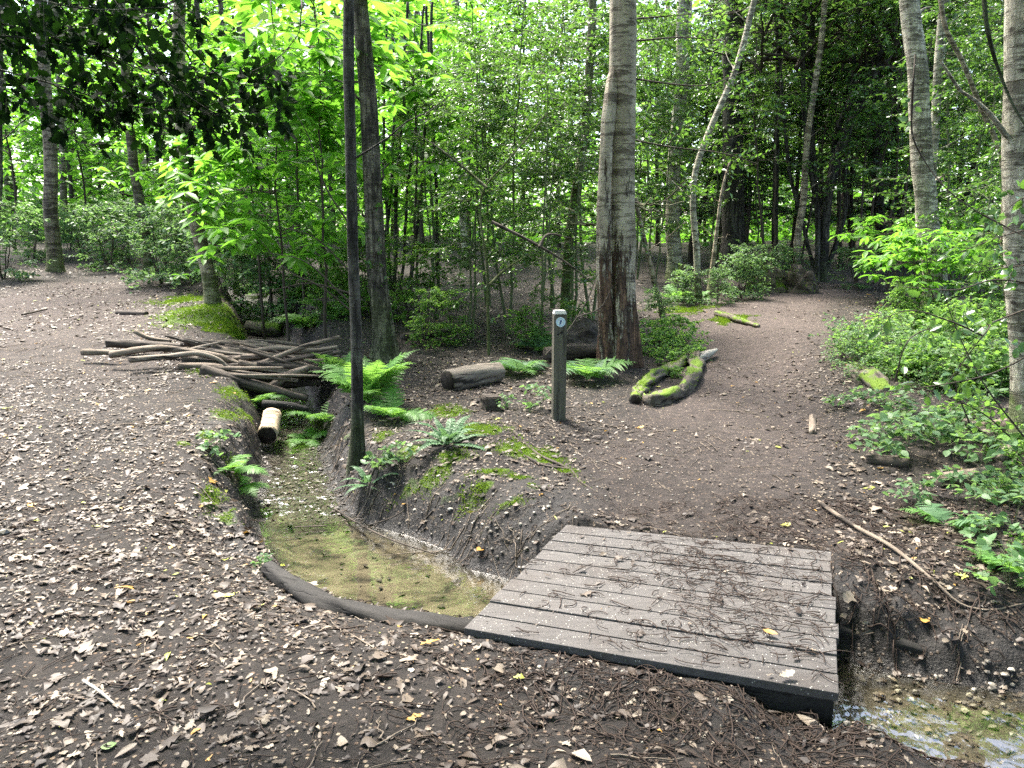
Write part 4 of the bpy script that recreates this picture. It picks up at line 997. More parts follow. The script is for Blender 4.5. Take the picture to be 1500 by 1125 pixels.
T = [
 ('stout mossy brown trunk where the left path reaches the trees', [(80, 398), (74, 250), (66, 120), (60, 0)], 21, 15, None, 'bark_brown'),
 ('grey brown trunk right of the stout trunk, behind the left path', [(217, 394), (200, 270), (184, 120), (176, 0)], 15, 12, None, 'bark_brown'),
 ('leaning tan trunk growing at the mossy bank', [(312, 444), (285, 310), (268, 200), (262, 100), (264, 0)], 20, 16, None, 'bark_tan'),
 ('slim trunk at the extreme left edge with reddish ivy', [(-6, 352), (-2, 180), (-2, 0)], 13, 10, 15, 'bark_mid'),
 ('faint bluish slim trunk just right of the stout trunk', [(98, 360), (90, 200), (80, 0)], 10, 8, 23, 'bark_brown'),
 ('slim dark trunk behind the leaning tan trunk', [(312, 395), (300, 180), (288, 0)], 9, 7, 17, 'bark_mid'),
 ('thin brown trunk rising among chestnut leaves', [(345, 390), (332, 200), (322, 0)], 8, 7, 18, 'bark_brown'),
 ('pale slim trunk standing behind the chestnut sprays', [(364, 380), (358, 150), (352, 0)], 10, 9, 18.5, 'bark_tan'),
 ('second pale slim trunk behind the chestnut sprays', [(388, 372), (374, 120), (368, 0)], 7, 7, 20, 'bark_tan'),
 ('very slim straight trunk right of the chestnut sprays', [(428, 362), (424, 0)], 6, 6, 20, 'bark_brown'),
 ('slim straight blackish trunk standing on the stream bank by the ferns', [(524, 684), (520, 520), (517, 300), (513, 150), (511, -10)], 18, 14, None, 'bark_dark'),
 ('dark mottled trunk with ivy just behind the slim black one', [(566, 527), (552, 420), (547, 300), (538, 140), (527, 0)], 31, 22, None, 'bark_mid'),
 ('pale flaking trunk far behind the middle holly', [(680, 330), (672, 150), (668, 0)], 13, 11, 19, 'bark_pale'),
 ('slim pale trunk far behind the coppice stems', [(612, 380), (609, 200), (610, 0)], 7, 6, 21, 'bark_tan'),
 ('mossy grey trunk curving up left of the large ringed trunk', [(826, 462), (836, 340), (852, 230), (862, 110), (868, 0)], 15, 11, 10.5, 'bark_moss'),
 ('pale green grey trunk at the bend of the right path', [(988, 408), (984, 300), (996, 170), (1003, 0)], 22, 17, None, 'bark_pale'),
 ('slim pale trunk leaning right above the path bend', [(1022, 392), (1020, 245), (1042, 185), (1078, 100), (1105, 0)], 10, 8, 13, 'bark_pale'),
 ('slender pale wavy trunk rising from the old root stump', [(1165, 418), (1168, 345), (1177, 290), (1181, 220), (1190, 150), (1203, 60), (1208, 0)], 11, 8, None, 'bark_tan'),
 ('wide dark trunk in the shade behind the right path', [(1072, 372), (1074, 180), (1076, 0)], 34, 26, 17, 'bark_dark'),
 ('stout pale knobbly trunk standing in the right hand plants', [(1368, 462), (1354, 260), (1345, 120), (1333, 0)], 33, 25, None, 'bark_pale'),
 ('slim cream trunk close behind the stout knobbly trunk', [(1364, 300), (1372, 150), (1384, 0)], 11, 13, 12.5, 'bark_pale'),
 ('thick ringed trunk cut off by the right edge', [(1503, 652), (1499, 400), (1497, 200), (1498, 0)], 46, 42, None, 'bark_pale'),
 ('thin pale crooked trunk arching left of the right edge tree', [(1470, 380), (1462, 215), (1438, 160), (1410, 90), (1385, 40), (1378, 0)], 8, 6, 9.5, 'bark_tan'),
 ('dark slim trunk in shadow right of the forked dark tree', [(1290, 330), (1284, 200), (1290, 0)], 16, 12, 19, 'bark_dark'),
 ('dark slim trunk behind the wavy pale trunk', [(1135, 372), (1138, 200), (1142, 0)], 10, 8, 17, 'bark_dark'),
 ('small leaning reddish trunk just right of the large ringed trunk', [(956, 402), (942, 340), (930, 290)], 8, 6, 12, 'bark_tan'),
]
for lab, px, wb, wt, Y, mt in T:
    tree(lab, px, wb, wt, Y, mt, top=(8.5 + 3 * rng.random()) if not lab.startswith('small') else None, crown=not lab.startswith('small'),
         sides=20 if wb > 15 else 10, lump=0.12 if 'knobbly' in lab else 0.08, flare=1.7 if 'mottled' in lab or 'blackish' in lab else 1.3)
tree('thin bare dead stem leaning beside the path bend', [(1040, 436), (1050, 340), (1060, 270), (1070, 235)], 9, 3, None, 'bark_tan', 'sapling', top=None, crown=False, sides=8, flare=2.0)

# many-stemmed dark tree at the path head and coppice stems in the middle
def multistem(label, Y, stems, mat, name='multi_stemmed_tree', top=7.5, crown=True):
    b0 = at_y(stems[0][0][0][0], stems[0][0][0][1], Y); b0[2] = hz(b0[0], b0[1])
    root = thing(name, label, 'tree', tuple(b0))
    for px, wb, wt, dy in stems:
        P = trunk_line(px, Y + dy, top) - b0; P = np.concatenate([[P[0] - [0, 0, .2]], P]); n = 60; line = smooth_line(P, n); sc = Y / F
        line += np.stack([fbm(line[:, 2] * 1.3 + wb * 7 + px[0][0], line[:, 2] * 0, 2), 0 * line[:, 2], 0 * line[:, 2]], 1) * 0.05
        g = Geo(); tube(g, line, np.linspace(wb, wt, n) * .5 * sc, 10, 0.5, True, 0.1, seed=px[0][0]); g.obj('trunk', M[mat], root)
        if crown:
            lm, fo = UPC[2]; c = tuple(line[-1]); rz = rng.random() * 6
            link('limb', lm, root, c, rz); link('crown', fo, root, c, rz)
multistem('dark many stemmed tree fanning out at the head of the path', 16.3, [([(1204, 389), (1213, 290), (1235, 210), (1275, 120), (1300, 30)], 17, 9, 0), ([(1203, 388), (1216, 270), (1225, 200), (1262, 100)], 10, 6, .2), ([(1206, 388), (1200, 280), (1188, 180), (1192, 20)], 9, 6, .1), ([(1196, 386), (1195, 300), (1180, 210), (1176, 60)], 8, 5, -.1), ([(1213, 388), (1232, 330), (1240, 240)], 8, 5, .1), ([(1190, 384), (1176, 330), (1160, 270)], 6, 4, 0)], 'bark_dark')
multistem('cluster of thin dark coppice stems in the sunny middle gap', 13, [([(604, 392), (620, 230), (631, 112)], 6, 4, 0), ([(640, 395), (636, 230), (630, 115)], 5, 4, .2), ([(578, 395), (582, 250), (592, 130)], 6, 4, 0), ([(560, 395), (574, 280), (575, 100)], 5, 4, .3), ([(590, 395), (596, 270), (612, 150)], 5, 3, .2), ([(570, 395), (563, 240), (566, 60)], 5, 3, .1)], 'bark_dark', 'coppice_stool', top=5.5, crown=False)

# the large ringed double trunk
pb = on_ground(905, 536); Y = pb[1]; sc = m_per_px(pb)
P = trunk_line([(905, 536), (905, 450), (909, 350), (911, 200), (912, 100), (913, 0)], Y, 10.0); b = P[0].copy(); P = P - b
root = thing('tree', 'large ringed trunk with torn reddish bark behind the waymarker post', 'tree', tuple(b))
P = np.concatenate([[P[0] - [0, 0, .2]], P]); n = 260; line = smooth_line(P, n); z = line[:, 2]
r = np.interp(z, [0, .35, 1.0, 1.9, 3.6, 10], np.array([30, 26.5, 21.5, 18.5, 18, 12]) * sc)
def sect(t, a):
    zz = np.interp(t, np.linspace(0, 1, n), z)
    low = np.clip(1 - zz / 2.4, 0, 1)
    groove = 0.10 * np.exp(-((np.mod(a - PI * 1.30 + PI, 2 * PI) - PI) / 0.30) ** 2) * np.clip(1.3 - zz / 4, 0.3, 1)
    but = 0.16 * low ** 2 * np.cos(5 * a + 1.0 + zz * 0.4) + 0.05 * low * np.cos(9 * a + 2 + zz) + 0.09 * fbm(a * 3 + 0 * zz, zz * 2.3, 4) * np.clip(1.25 - zz / 3, .25, 1)
    ring = 0.022 * np.maximum(0, fbm(zz * 9 + 0 * a, 0.6 * np.cos(a) + 0 * zz, 2))
    chunk = 0.10 * low * np.maximum(0, fbm(a * 4.5, zz * 1.7, 3))
    return 1 - groove + but + ring + chunk
g = Geo(); tube(g, line, r, 72, 0.5, True, 0.05, 1.2, section=sect); g.obj('trunk', M['bark_big'], root)
# the thinner fused stem on its left side
P2 = trunk_line([(888, 500), (886, 440), (885, 380), (886, 280), (889, 200), (897, 130), (911, 60)], Y - 0.12, None) - b
P2[-1, 1] += .16; P2[-2, 1] += .05
g = Geo(); ln2 = smooth_line(P2, 120); tube(g, ln2, np.interp(np.linspace(0, 1, 120), [0, .4, 1], np.array([12.5, 10, 8]) * sc), 28, 0.5, True, 0.3, 3, seed=3); g.obj('fused_stem', M['bark_big'], root)
for px, zz in (((872, 330), 0), ((930, 300), 0)):
    q = at_y(px[0], px[1], Y) - b
    for k in range(4):
        d = unit(np.array([-1 if px[0] < 900 else 1, rng.normal(-.3, .4), rng.normal(.1, .4)])); tt = np.linspace(0, 1, 8)[:, None]
        g = Geo(); tube(g, q + d * tt * rng.uniform(.3, .8) + rng.normal(0, .05, (8, 3)) * tt, np.linspace(.012, .004, 8), 5, cap=False)
        g.obj('branch', M['bark_moss'], root)
lm, fo = UPC[2]; link('limb', lm, root, tuple(line[-1])); link('crown', fo, root, tuple(line[-1]))
# root stump under the wavy trunk, mossy root lump under the pale one
def lump_obj(name, label, cat, px, py, sx, sy, sz, mat, moss=0, seed=0):
    p = gpt(px, py); bm = bmesh.new(); bmesh.ops.create_icosphere(bm, subdivisions=4, radius=1)
    for v in bm.verts:
        q = v.co; k = 1 + 0.55 * float(fbm(q.x * 2.2 + seed + q.z, q.y * 2.2 - seed + q.z * 1.5, 3)); v.co = Vector((q.x * sx * k, q.y * sy * k, max(-.3, q.z) * sz * k))
    root = thing(name, label, cat, tuple(p)); bm_obj(bm, 'wood', M[mat], root)
    if moss:
        n = moss; d = unit(rng.normal(0, 1, (n, 3)) * [1, 1, 1] + [0, 0, .6]); d[:, 2] = np.abs(d[:, 2]); k = 1 + 0.55 * fbm(d[:, 0] * 2.2 + seed + d[:, 2], d[:, 1] * 2.2 - seed + d[:, 2] * 1.5, 3)
        kk = vnoise(d[:, 0] * 2 + 5, d[:, 1] * 2) > -.1
        g = Geo(); tufts(g, (d * [sx, sy, sz] * k[:, None])[kk], d[kk], 0.03); g.obj('moss_cover', M['moss'], root, smooth=False)
    return root
lump_obj('root_stump', 'old dark root stump at the left side of the path head', 'stump', 1170, 428, .28, .25, .42, 'deadwood_dark', 900, 3)
lump_obj('root_stump', 'low mossy stump with splayed roots left of the wavy pale trunk', 'stump', 1128, 425, .4, .3, .4, 'mosslog', 1300, 8)
lump_obj('root_stump', 'mossy stump bulging at the foot of the pale green grey trunk', 'stump', 1003, 415, .16, .16, .36, 'mosslog', 1600, 1)
lump_obj('root_stump', 'rotten hollow stump between the post and the large ringed trunk', 'stump', 858, 512, .3, .25, .30, 'deadwood_dark', 0, 5)
log_thing('mossy_root', 'mossy root lying across the edge of the right path', 'root', [gpt(1050, 462, .03), gpt(1080, 472, .04), gpt(1112, 480, .02)], [.05, .05, .02], M['mosslog'], 8, .3, moss=500)

# ------------------------------------------------------------------ shrubs, saplings, far trees
def woody(seed, h, spread, nb, ntw, nl, kind, leafm, c0=0.1, stems=1, r0=0.03, size=(.045, .065), droop=0.25, twigl=(.2, .5), twm='twig', prof=0.5, elev=(-.1, .5)):
    r = np.random.default_rng(seed); gt = Geo(); gl = Geo()
    pos = []; dd = []; nn = []; sz = []
    st = []
    for s in range(stems):
        a = r.random() * 2 * PI; k = 0 if stems == 1 else spread * .35
        t = np.linspace(0, 1, 14)[:, None]
        line = np.array([[0, 0, -.08]]) + np.array([math.cos(a) * k, math.sin(a) * k, h * r.uniform(.8, 1)]) * t + np.cumsum(r.normal(0, .02 * h / 4, (14, 3)), 0) * [1, 1, 0]
        st.append(line); tube(gt, line, r0 * np.linspace(1, .2, 14), 7, cap=False)
    for i in range(nb):
        line = st[int(r.integers(stems))]; f = c0 + (1 - c0) * r.random() ** .85; k = f * 13; i0 = int(k); q = line[min(i0, 12)] * (1 - k + i0) + line[min(i0 + 1, 13)] * (k - i0)
        a = r.random() * 2 * PI; e = r.uniform(*elev); L = spread * (1 - f * prof) * r.uniform(.55, 1.1)
        d = np.array([math.cos(a) * math.cos(e), math.sin(a) * math.cos(e), math.sin(e)]); t = np.linspace(0, 1, 7)[:, None]
        bl = q + d * t * L - np.array([0, 0, droop * L]) * t * t + np.cumsum(r.normal(0, .03 * L, (7, 3)), 0) * t
        tube(gt, bl, r0 * .28 * np.linspace(1, .25, 7), 4, cap=False)
        for j in range(ntw):
            f2 = r.uniform(.25, 1); q2 = bl[int(f2 * 6)]; sgn = r.choice([-1, 1]); yaw = sgn * r.uniform(.3, 1.2)
            dv = np.array([d[0] * math.cos(yaw) - d[1] * math.sin(yaw), d[0] * math.sin(yaw) + d[1] * math.cos(yaw), r.normal(0, .3)]); tl = r.uniform(*twigl)
            tw = q2 + unit(dv) * np.linspace(0, 1, 4)[:, None] * tl - np.array([0, 0, .15 * tl]) * np.linspace(0, 1, 4)[:, None] ** 2
            tube(gt, tw, r0 * .1 * np.linspace(1, .4, 4) + .0012, 3, cap=False)
            if kind == 'rosette':
                for e_ in (3, 2) if nl > 8 else (3,):
                    m_ = int(r.integers(5, 8)); a0 = r.random() * 6.3
                    for u_ in range(m_):
                        an = a0 + u_ * 2 * PI / m_ + r.normal(0, .2); pos.append(tw[e_]); dd.append((math.cos(an), math.sin(an), r.normal(-.15, .2))); nn.append(r.normal(0, .25, 3) + [0, 0, 1]); sz.append(r.uniform(*size))
            else:
                for u_ in range(nl):
                    ff = r.uniform(.1, 1.05); p_ = q2 + (tw[3] - q2) * ff + r.normal(0, .012, 3); s2 = r.choice([-1, 1]) * r.uniform(.4, 1.3)
                    dl = np.array([dv[0] * math.cos(s2) - dv[1] * math.sin(s2), dv[0] * math.sin(s2) + dv[1] * math.cos(s2), r.normal(-.1, .4)])
                    pos.append(p_); dd.append(dl); nn.append(r.normal(0, .5, 3) + [0, 0, 1]); sz.append(r.uniform(*size))
    n = len(pos); tm = {'rosette': CHEST, 'holly': HOLLYF, 'leaf': LEAF, 'oval': OVAL}[kind]
    leaves(gl, np.array(pos), np.array(dd), np.array(nn), np.array(sz), tm, np.clip(r.random(n), 0, 1) * (0.93 if kind != 'holly' else 0.98))
    return gt.mesh('stems', M[twm]), gl.mesh('foliage', M[leafm])
V = {}
V['holly'] = [woody(10 + i, 4.6, 1.15, 62, 7, 13, 'holly', 'holly', 0.2, 2, .022, (.042, .065), .2, (.15, .42), 'twig_green') for i in range(3)]
V['tallholly'] = [woody(15 + i, 5.6, 1.3, 62, 7, 12, 'holly', 'holly', 0.3, 2, .02, (.05, .08), .25, (.2, .5)) for i in range(2)]
V['darkholly'] = [woody(20 + i, 8.0, 2.1, 85, 8, 13, 'holly', 'holly_dark', 0.14, 2, .06, (.07, .11), .3, (.3, .8)) for i in range(2)]
V['chestnut'] = [woody(30 + i, 4.8, 1.5, 34, 6, 6, 'rosette', 'lime', 0.32, 1, .025, (.15, .23), .25, (.2, .5)) for i in range(3)]
V['bigchestnut'] = [woody(36 + i, 4.6, 1.5, 26, 5, 6, 'rosette', 'lime', 0.42, 1, .022, (.20, .30), .22, (.2, .5)) for i in range(2)]
V['fartree'] = [woody(40 + i, 11, 2.6, 60, 8, 10, 'leaf', 'lime', 0.10, 1, .08, (.14, .24), .2, (.4, 1.0), prof=.3) for i in range(3)]
V['fargreen'] = [woody(45 + i, 10, 2.4, 60, 8, 11, 'leaf', 'green', 0.08, 1, .07, (.12, .2), .25, (.4, .9), prof=.3) for i in range(2)]
V['bush'] = [woody(50 + i, 1.5, .85, 40, 6, 9, 'leaf', 'blue', 0.05, 4, .012, (.05, .09), .2, (.12, .35)) for i in range(3)]
V['greenbush'] = [woody(55 + i, 1.7, .9, 38, 6, 9, 'leaf', 'green', 0.05, 4, .012, (.06, .10), .2, (.12, .35)) for i in range(2)]
V['bramble'] = [woody(60 + i, .55, .5, 26, 4, 6, 'oval', 'green', 0.1, 5, .005, (.045, .08), .2, (.08, .2), 'twig_green') for i in range(3)]
V['darkbramble'] = [woody(65 + i, .6, .55, 30, 4, 6, 'leaf', 'blue', 0.1, 6, .005, (.03, .06), .2, (.08, .22), 'twig') for i in range(3)]
V['seedling'] = [woody(70 + i, .36, .2, 9, 2, 4, 'oval', 'blue', 0.35, 3, .003, (.04, .07), .2, (.05, .12), 'twig_green') for i in range(3)]
V['spray'] = [woody(80 + i, 1.6, .9, 18, 5, 6, 'rosette', 'lime', 0.45, 2, .012, (.11, .17), .25, (.15, .35)) for i in range(2)]
NAMES = {'tallholly': ('holly_tree', 'tree'), 'holly': ('holly_bush', 'bush'), 'darkholly': ('holly_tree', 'tree'), 'chestnut': ('chestnut_sapling', 'tree'), 'bigchestnut': ('chestnut_sapling', 'tree'), 'fartree': ('broadleaf_tree', 'tree'), 'fargreen': ('broadleaf_tree', 'tree'), 'bush': ('undergrowth_bush', 'bush'), 'greenbush': ('undergrowth_bush', 'bush'), 'bramble': ('bramble_plant', 'plant'), 'darkbramble': ('bramble_plant', 'plant'), 'seedling': ('seedling_plant', 'plant'), 'spray': ('chestnut_seedling', 'plant')}
cnt = {}
def plant(kind, px, Y, label, sc=1.0, group=None, rz=None, py=None):
    if py is not None: p = on_ground(px, py)
    else:
        p = at_y(px, 450, Y); p[2] = hz(p[0], p[1])
    cnt[kind] = cnt.get(kind, -1) + 1
    v = V[kind][cnt[kind] % len(V[kind])]; nm, cat = NAMES[kind]
    root = thing(nm, label, cat, tuple(p), group, rng.random() * 6.3 if rz is None else rz, sc)
    link('trunk' if cat == 'tree' else 'stem', v[0], root); link('crown' if cat == 'tree' else 'foliage', v[1], root)
    return root
# middle holly thicket
for px, Y, s, lab in [(640, 11.5, .9, 'holly bush farthest left in the middle thicket'), (690, 10.2, .85, 'holly bush behind the short grey log'), (745, 10.6, 1.0, 'tall holly in the centre of the middle thicket'),
        (790, 9.6, .8, 'glossy holly just left of the waymarker post'), (838, 10.3, 1.0, 'holly bush between the post and the large ringed trunk'), (868, 11.6, 1.15, 'tall holly directly behind the large ringed trunk'),
        (810, 12.6, 1.2, 'tall holly deep in the middle thicket'), (715, 13, 1.1, 'holly at the back of the middle thicket beside the sunny gap'),
        (958, 16, 1.0, 'holly right of the large ringed trunk'), (1040, 17.5, 1.15, 'holly behind the pale trunks at the path bend'), (930, 16.5, 1.3, 'tall holly between the ringed and the pale trunk'),
        (1110, 17.5, 1.0, 'holly left of the wavy pale trunk'),
        (1430, 10.6, 1.0, 'holly behind the right hand plants'), (1490, 9.2, .9, 'holly behind the thick right edge trunk'), (1400, 12.5, 1.2, 'tall holly right of the cream trunk'), (1465, 12.5, 1.25, 'tall holly at the far right edge')]:
    plant('holly', px, Y, lab, s)
for px, Y, s, lab in [(1120, 15.8, 1.25, 'tall grey green holly just left of the wavy pale trunk'), (1255, 15.5, 1.3, 'tall grey green holly right of the forked dark tree'), (1305, 14.6, 1.2, 'grey green holly left of the stout knobbly trunk'), (1222, 18.5, 1.6, 'very tall holly behind the fork of the dark tree'), (1170, 18, 1.5, 'very tall holly behind the wavy pale trunk')]:
    plant('tallholly', px, Y, lab, s)
for px, Y, s, lab in [(1085, 19, 1.05, 'dark holly tree around the wide dark trunk'), (1160, 20.5, 1.1, 'dark holly tree left of the forked dark tree'), (1245, 20, 1.0, 'dark holly tree above the head of the path'),
        (1315, 19.5, 1.0, 'dark holly tree left of the stout knobbly trunk'), (1300, 21.5, 1.2, 'tall dark holly tree at the back right of the path'), (1400, 18, 1.1, 'dark holly tree behind the cream trunk'), (1010, 20, 1.0, 'dark holly tree behind the pale green grey trunk'), (1200, 24, 1.2, 'dark holly tree farthest back over the path'), (1480, 17, 1.1, 'dark holly tree behind the right edge'), (1215, 22, 1.1, 'dark holly tree behind the forked dark tree'), (1050, 21.5, 1.1, 'dark holly tree far behind the path bend')]:
    plant('darkholly', px, Y, lab, s)
for px, Y, s, lab in [(395, 13.2, 1.0, 'lime chestnut sapling right of the leaning tan trunk'), (470, 14, 1.2, 'lime chestnut sapling set back left of the dark trunks'), (560, 15, 1.25, 'lime chestnut sapling behind the dark mottled trunk'), (640, 16, 1.3, 'lime chestnut sapling in the sunny gap of the thicket'),
        (400, 15.5, 1.25, 'lime chestnut sapling behind the pale slim trunks'), (270, 17, 1.2, 'lime chestnut sapling left of the leaning tan trunk'), (140, 20, 1.3, 'lime chestnut sapling beyond the left path'), (30, 19, 1.3, 'lime chestnut sapling at the far left edge'), (690, 19, 1.3, 'lime chestnut sapling behind the middle holly')]:
    plant('chestnut', px, Y, lab, s)
for px, Y, s, lab in [(385, 11.2, 1.05, 'large leaved lime chestnut sapling in the bright middle left'), (445, 11.5, 1.1, 'large leaved chestnut sapling behind the one over the gully'), (420, 9.6, .95, 'chestnut sapling with large lime leaves over the gully behind the heaped branches'), (478, 9.3, .95, 'chestnut sapling with large lime leaves left of the slim black trunk'), (610, 12, 1.1, 'chestnut sapling with large lime leaves right of the dark mottled trunk')]:
    plant('bigchestnut', px, Y, lab, s)
for px, Y in [(-60, 24), (40, 27), (120, 25), (190, 29), (250, 23), (310, 27), (370, 24), (430, 28), (490, 24), (560, 27), (620, 23.5), (690, 28), (760, 25), (160, 33), (340, 33), (520, 33), (20, 34), (680, 34)]:
    plant('fartree', px, Y, 'sunlit lime green tree in the far background on the left', .8 + .35 * rng.random(), 'sunlit trees in the left background')
for px, Y in [(820, 24), (890, 21), (960, 25), (1030, 27), (1110, 29), (1190, 31), (1280, 29), (1360, 26), (1440, 23), (1530, 21), (1490, 28), (1240, 36), (1060, 36)]:
    plant('fargreen', px, Y, 'mid green tree in the far background behind the right hand hollies', .85 + .35 * rng.random(), 'green trees in the right background')
for px, Y in [(10, 14.5), (55, 17.5), (130, 18), (165, 16.5), (195, 17.8), (245, 16.5), (275, 15), (350, 14.5), (300, 13.6), (385, 13.5), (240, 14.2), (110, 20), (-30, 16), (430, 13.2), (330, 16), (520, 14.5)]:
    plant('bush', px, Y, 'low bluish green bush along the far edge of the left path', .75 + .5 * rng.random(), 'bushes edging the left path')
for px, Y, s in [(470, 10.4, .45), (505, 11.2, .6), (600, 11, .7), (455, 12.8, .6), (622, 9.6, .45), (540, 11.5, .8)]:
    plant('greenbush', px, Y, 'leafy green bush on the bank behind the heaped branches', s, 'bushes behind the heaped branches')
for px, Y, s in [(665, 9.9, .42), (775, 9.5, .38), (850, 9.7, .35)]:
    plant('greenbush', px, Y, 'low leafy bush at the foot of the middle hollies', s, 'low bushes under the middle hollies')
for px, Y, s in [(1085, 13.5, .7), (1110, 14.5, .7), (1050, 12.7, .45), (1000, 13, .5), (970, 11.6, .4), (1250, 15, .6), (1150, 15.5, .6)]:
    plant('bush', px, Y, 'low bush by the bend of the right hand path', s, 'bushes at the right path bend')
# right hand bramble bank
nb_ = 0
while nb_ < 60:
    px = rng.uniform(1222, 1505); py = rng.uniform(470, 585)
    if px < 1222 + max(0, 520 - py) * 1.5 or py > 560 + (px - 1222) * .1: continue
    nb_ += 1
    plant('bramble' if nb_ % 2 else 'darkbramble', px, 0, 'low leafy bramble on the bank right of the path', .45 + .5 * rng.random(), 'brambles on the right bank', py=py)
for px, py, s in [(1320, 478, .7), (1345, 470, .7), (1420, 480, 1.1), (1470, 505, 1.1), (1395, 525, .8), (1490, 575, .8)]:
    plant('greenbush', px, 0, 'leafy shrub rising from the right bank brambles', s * .55, 'shrubs among the brambles', py=py)
for px, py, s in [(1322, 446, 1.15), (1350, 458, 1.3), (1375, 475, 1.0)]:
    plant('spray', px, 0, 'bright chestnut seedling leaning over the right hand path', s, 'bright chestnut seedlings by the path', py=py)
for px, py, s in [(1300, 672, 1.1), (1330, 668, 1.2), (1360, 660, 1.2), (1395, 668, 1.2), (1430, 700, 1.2), (1400, 730, .9), (1465, 735, 1.1), (1350, 640, 1.0), (1310, 640, .9), (1450, 600, 1.0), (1480, 770, 1.0), (1410, 640, 1.0)]:
    plant('seedling', px, 0, 'small broad leaved plant on the litter of the right bank', s, 'small plants on the right bank', py=py)
for px, py, s in [(1490, 735, .35), (1505, 690, .45), (1470, 655, .4), (1420, 622, .45), (1500, 810, .3)]:
    plant('bramble', px, 0, 'loose low bramble on the right bank beyond the long stick', s, 'loose brambles near the right edge', py=py)
for px, py, s in [(1345, 740, .8), (1425, 760, .9), (1445, 800, .8), (1300, 610, .9), (1330, 612, 1.0), (1275, 650, .8), (1235, 600, .7), (1480, 860, .9), (1265, 600, .9)]:
    plant('seedling', px, 0, 'small broad leaved plant on the litter of the right bank', s, 'small plants on the right bank', py=py)
for px, py, s, lab in [(555, 700, 1.0, 'small plant on the mound beside the slim black trunk'), (580, 690, .8, 'small round leaved plant on the mound above the pool'), (322, 668, .9, 'small plant on the left stream bank'), (742, 600, .7, 'small plant left of the waymarker post'), (795, 600, .9, 'small plant at the foot of the waymarker post'), (385, 836, .4, 'tiny green plant at the end of the edging log')]:
    plant('seedling', px, 0, lab, s, py=py)
for px, py, s in [(978, 534, .42), (1004, 534, .5), (985, 552, .28), (1016, 526, .45), (960, 520, .7), (985, 500, .8), (1005, 515, .6), (950, 500, .7)]:
    plant('bramble', px, 0, 'low green plant between the ringed trunk and the path', s, 'low plants by the ringed trunk', py=py)

# ------------------------------------------------------------------ ferns
PIN = leaf_tmpl([(t, w) for i in range(9) for t, w in ((0.06 + i * .1, .15 * (1 - i / 11)), (0.115 + i * .1, .055 * (1 - i / 11)))], fold=0.05, droop=.15)
def frond(seed, n, wid, arch, tip, mat, tmpl, close=1.0):
    r = np.random.default_rng(seed); g = Geo(); t = np.linspace(0, 1, 16)
    line = np.column_stack([t * .9, r.normal(0, .008, 16).cumsum(), arch * (t * 1.6 - tip * t ** 2.2)])
    tube(g, line, np.linspace(.009, .002, 16), 4, .2, cap=False)
    pos = []; dd = []; nn = []; sz = []
    for i in range(n):
        f = .14 + .85 * (i / n); k = f * 15; i0 = int(k); q = line[i0] * (1 - k + i0) + line[min(15, i0 + 1)] * (k - i0); tg = unit(line[min(15, i0 + 1)] - line[max(0, i0 - 1)])
        up = unit(np.cross(tg, [0, 1, 0])); up = up if up[2] > 0 else -up
        L = wid * (math.sin(PI * min(1, (f * .9 + .12)) ** .8) + .05) * r.uniform(.9, 1.08)
        for s in (-1, 1):
            pos.append(q); dd.append(np.array([0, s, 0]) + tg * .35 + up * r.normal(-.05, .1)); nn.append(up + r.normal(0, .12, 3)); sz.append(L)
    leaves(g, np.array(pos), np.array(dd), np.array(nn), np.array(sz), tmpl, np.clip(r.normal(.5, .2, len(pos)), 0, .9))
    return g.mesh('frond', M[mat])
FR = [frond(1, 26, .27, .42, 1.3, 'fern', PIN), frond(2, 24, .25, .3, 1.35, 'fern', PIN), frond(3, 26, .26, .5, 1.05, 'fern', PIN)]
HF = [frond(5, 30, .10, .5, 1.35, 'hardfern', LEAF), frond(6, 28, .09, .3, 1.3, 'hardfern', LEAF)]
BF = [frond(8, 16, .36, .35, 1.35, 'fern', PIN), frond(9, 15, .34, .45, 1.45, 'hardfern', PIN)]
def fern(px, py, L, n, label, kind=FR, group=None, a0=0, spread=2 * PI, lift=0.0, pitch=(-.35, .25)):
    p = on_ground(px, py); p[2] += lift
    root = thing('fern', label, 'fern', tuple(p), group)
    for i in range(n):
        o = link('frond', kind[i % len(kind)], root)
        o.rotation_euler = (rng.normal(0, .12), rng.uniform(*pitch), a0 + spread * (i + rng.uniform(-.3, .3)) / n); o.scale = (L * rng.uniform(.7, 1.1),) * 3
    return root
fern(540, 592, .7, 13, 'large bright fern behind the slim black trunk', pitch=(-.75, -.1))
fern(478, 618, .45, 8, 'bright fern overhanging the stream left of the black trunk', pitch=(-.3, .5))
fern(575, 612, .45, 8, 'bright fern right of the slim black trunk')
fern(500, 560, .5, 8, 'upright bright fern at the right end of the heaped branches', pitch=(-.9, 0))
fern(450, 645, .35, 7, 'small pale fern at the water left of the black trunk', pitch=(-.2, .4))
fern(656, 652, .42, 16, 'blue green hard fern crowning the earth mound', HF, pitch=(-.6, .3))
fern(540, 712, .36, 10, 'narrow leaved fern at the base of the slim black trunk', HF, pitch=(-.5, .5))
fern(335, 690, .38, 9, 'fern drooping from the left stream bank', pitch=(-.1, .6))
fern(372, 592, .42, 9, 'fern under the heaped branches on the left bank', pitch=(-.1, .5))
fern(350, 715, .28, 7, 'small fern low on the left stream bank', pitch=(0, .7))
fern(455, 480, .7, 11, 'fern behind the heaped branches')
fern(420, 462, .6, 9, 'bright fern by the mossy log in the gully')
fern(392, 430, .7, 9, 'fern in the gully beyond the mossy bank')
fern(440, 440, .75, 10, 'bright fern on the litter below the chestnut saplings')
fern(490, 462, .7, 9, 'fern half way between the gully and the slim black trunk')
fern(500, 430, .7, 9, 'fern deep under the lime chestnut saplings')
